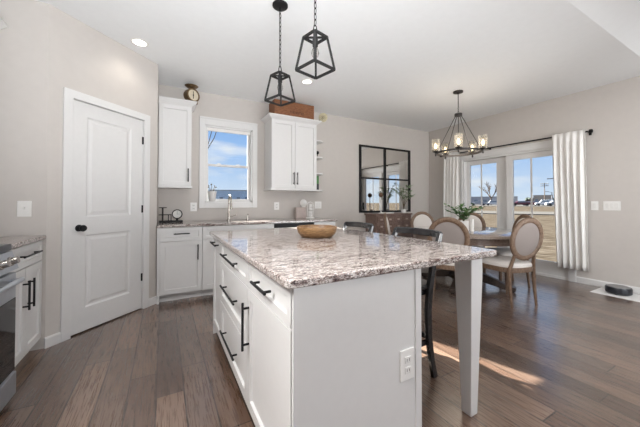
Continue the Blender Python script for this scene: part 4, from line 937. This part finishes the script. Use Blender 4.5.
def crown_mesh(w, c_, r, n, seed, flat=1.0):
    rnd = random.Random(seed)
    for i in range(n):
        d = Vector((rnd.gauss(0, 1), rnd.gauss(0, 1), rnd.gauss(0, 1))).normalized() * r * rnd.uniform(0.2, 0.85); d.z *= flat
        t = bmesh.new(); bmesh.ops.create_icosphere(t, subdivisions=2, radius=r * rnd.uniform(0.25, 0.45))
        for v_ in t.verts: v_.co *= rnd.uniform(0.8, 1.2)
        w.add(t, Matrix.Translation(Vector(c_) + d))
for i, (az, dist, r, lb) in enumerate(((68.4, 165, 2.0, 'dark distant evergreen just right of the middle grille bar'), (69.75, 158, 2.0, 'dark distant evergreen below the power pole'),
                                   (71.3, 162, 2.0, 'dark distant evergreen near the street lamp'), (72.9, 160, 2.0, 'dark distant evergreen by the right curtain'), (74.5, 162, 2.0, 'dark distant evergreen behind the right curtain edge'), (65.7, 175, 2.0, 'dark distant evergreen behind the tan building corner'))):
    x_, y_ = az_pos(az, dist); t = thing('evergreen_tree', lb, 'tree', (x_, y_, 0.3), 0, 'distant evergreens behind the parking lot')
    w = MB(); crown_mesh(w, (0, 0, 2.3), r, 14, i, 0.55); w.build('crown', 'evergreen', t); MB().tube([(0, 0, 0), (0, 0, 1.6)], 0.2, 6).build('trunk', 'bark', t)
def bare_tree(label, xyz, h, seed, base=0.12, depth=5, lean=(0, 0, 1), spread=0.55):
    rnd = random.Random(seed); t = thing('bare_tree', label, 'tree', xyz); tk = MB(); bm_ = MB()
    def br_(w, p, d, L, r, k):
        q = p + d * L; w.tube([p, (p + q) / 2 + Vector((rnd.uniform(-1, 1), rnd.uniform(-1, 1), 0)) * L * 0.05, q], [r, r * 0.85, r * 0.7], 5)
        if k == 0: return
        for _ in range(3 if k > 2 else 2):
            nd = (d + Vector((rnd.uniform(-1, 1), rnd.uniform(-1, 1), rnd.uniform(-0.2, 0.8))) * spread).normalized(); br_(bm_, q, nd, L * rnd.uniform(0.6, 0.85), r * 0.62, k - 1)
    br_(tk, Vector((0, 0, 0)), Vector(lean).normalized(), h * 0.28, base, depth); tk.build('trunk', 'bark', t); bm_.build('branches', 'bark', t); return t
bare_tree('bare rounded tree seen through the left glass panel', (*az_pos(60.3, 120), 0.2), 9, 5, 0.35, 5, spread=0.8)
bare_tree('bare tree with thin branches outside the kitchen window', (0.92, 11.0, -0.3), 7.0, 3, 0.045, 6, (0.03, 0, 1), 0.5)
def pole(label, az, dist, h, arms, lamp_=False):
    x_, y_ = az_pos(az, dist); t = thing('street_lamp' if lamp_ else 'power_pole', label, 'street lamp' if lamp_ else 'power pole', (x_, y_, 0.2), -radians(az))
    MB().tube([(0, 0, 0), (0, 0, h)], [0.16, 0.10], 8).build('pole', 'bark' if not lamp_ else 'roof_dark', t)
    for z in arms: MB().box(-1.1, 1.1, -0.08, 0.08, z - 0.08, z + 0.08).build('crossarm', 'bark', t)
    for z in arms:
        for q in (-1.0, -0.5, 0.5, 1.0): MB().lathe([(0.08, 0), (0.1, 0.15), (0, 0.3)], (q, 0, z + 0.08), 8).build('insulator', 'stone_grey', t)
    if lamp_:
        MB().tube([(0, 0, h - .1), (-0.9, 0, h + 0.15)], 0.06, 6).build('arm', 'roof_dark', t); MB().box(-1.9, -0.8, -0.2, 0.2, h + 0.1, h + 0.28, 0.05).build('lamp_head', 'roof_dark', t)
pole('wooden power pole with crossarms above the parked cars', 67.6, 128, 8.0, (7.6, 6.9))
pole('dark street lamp at the right edge of the glass', 69.3, 78, 5.9, (), True)
pole('small distant street lamp between the power pole and the nearer lamp', 68.5, 120, 4.4, (), True)
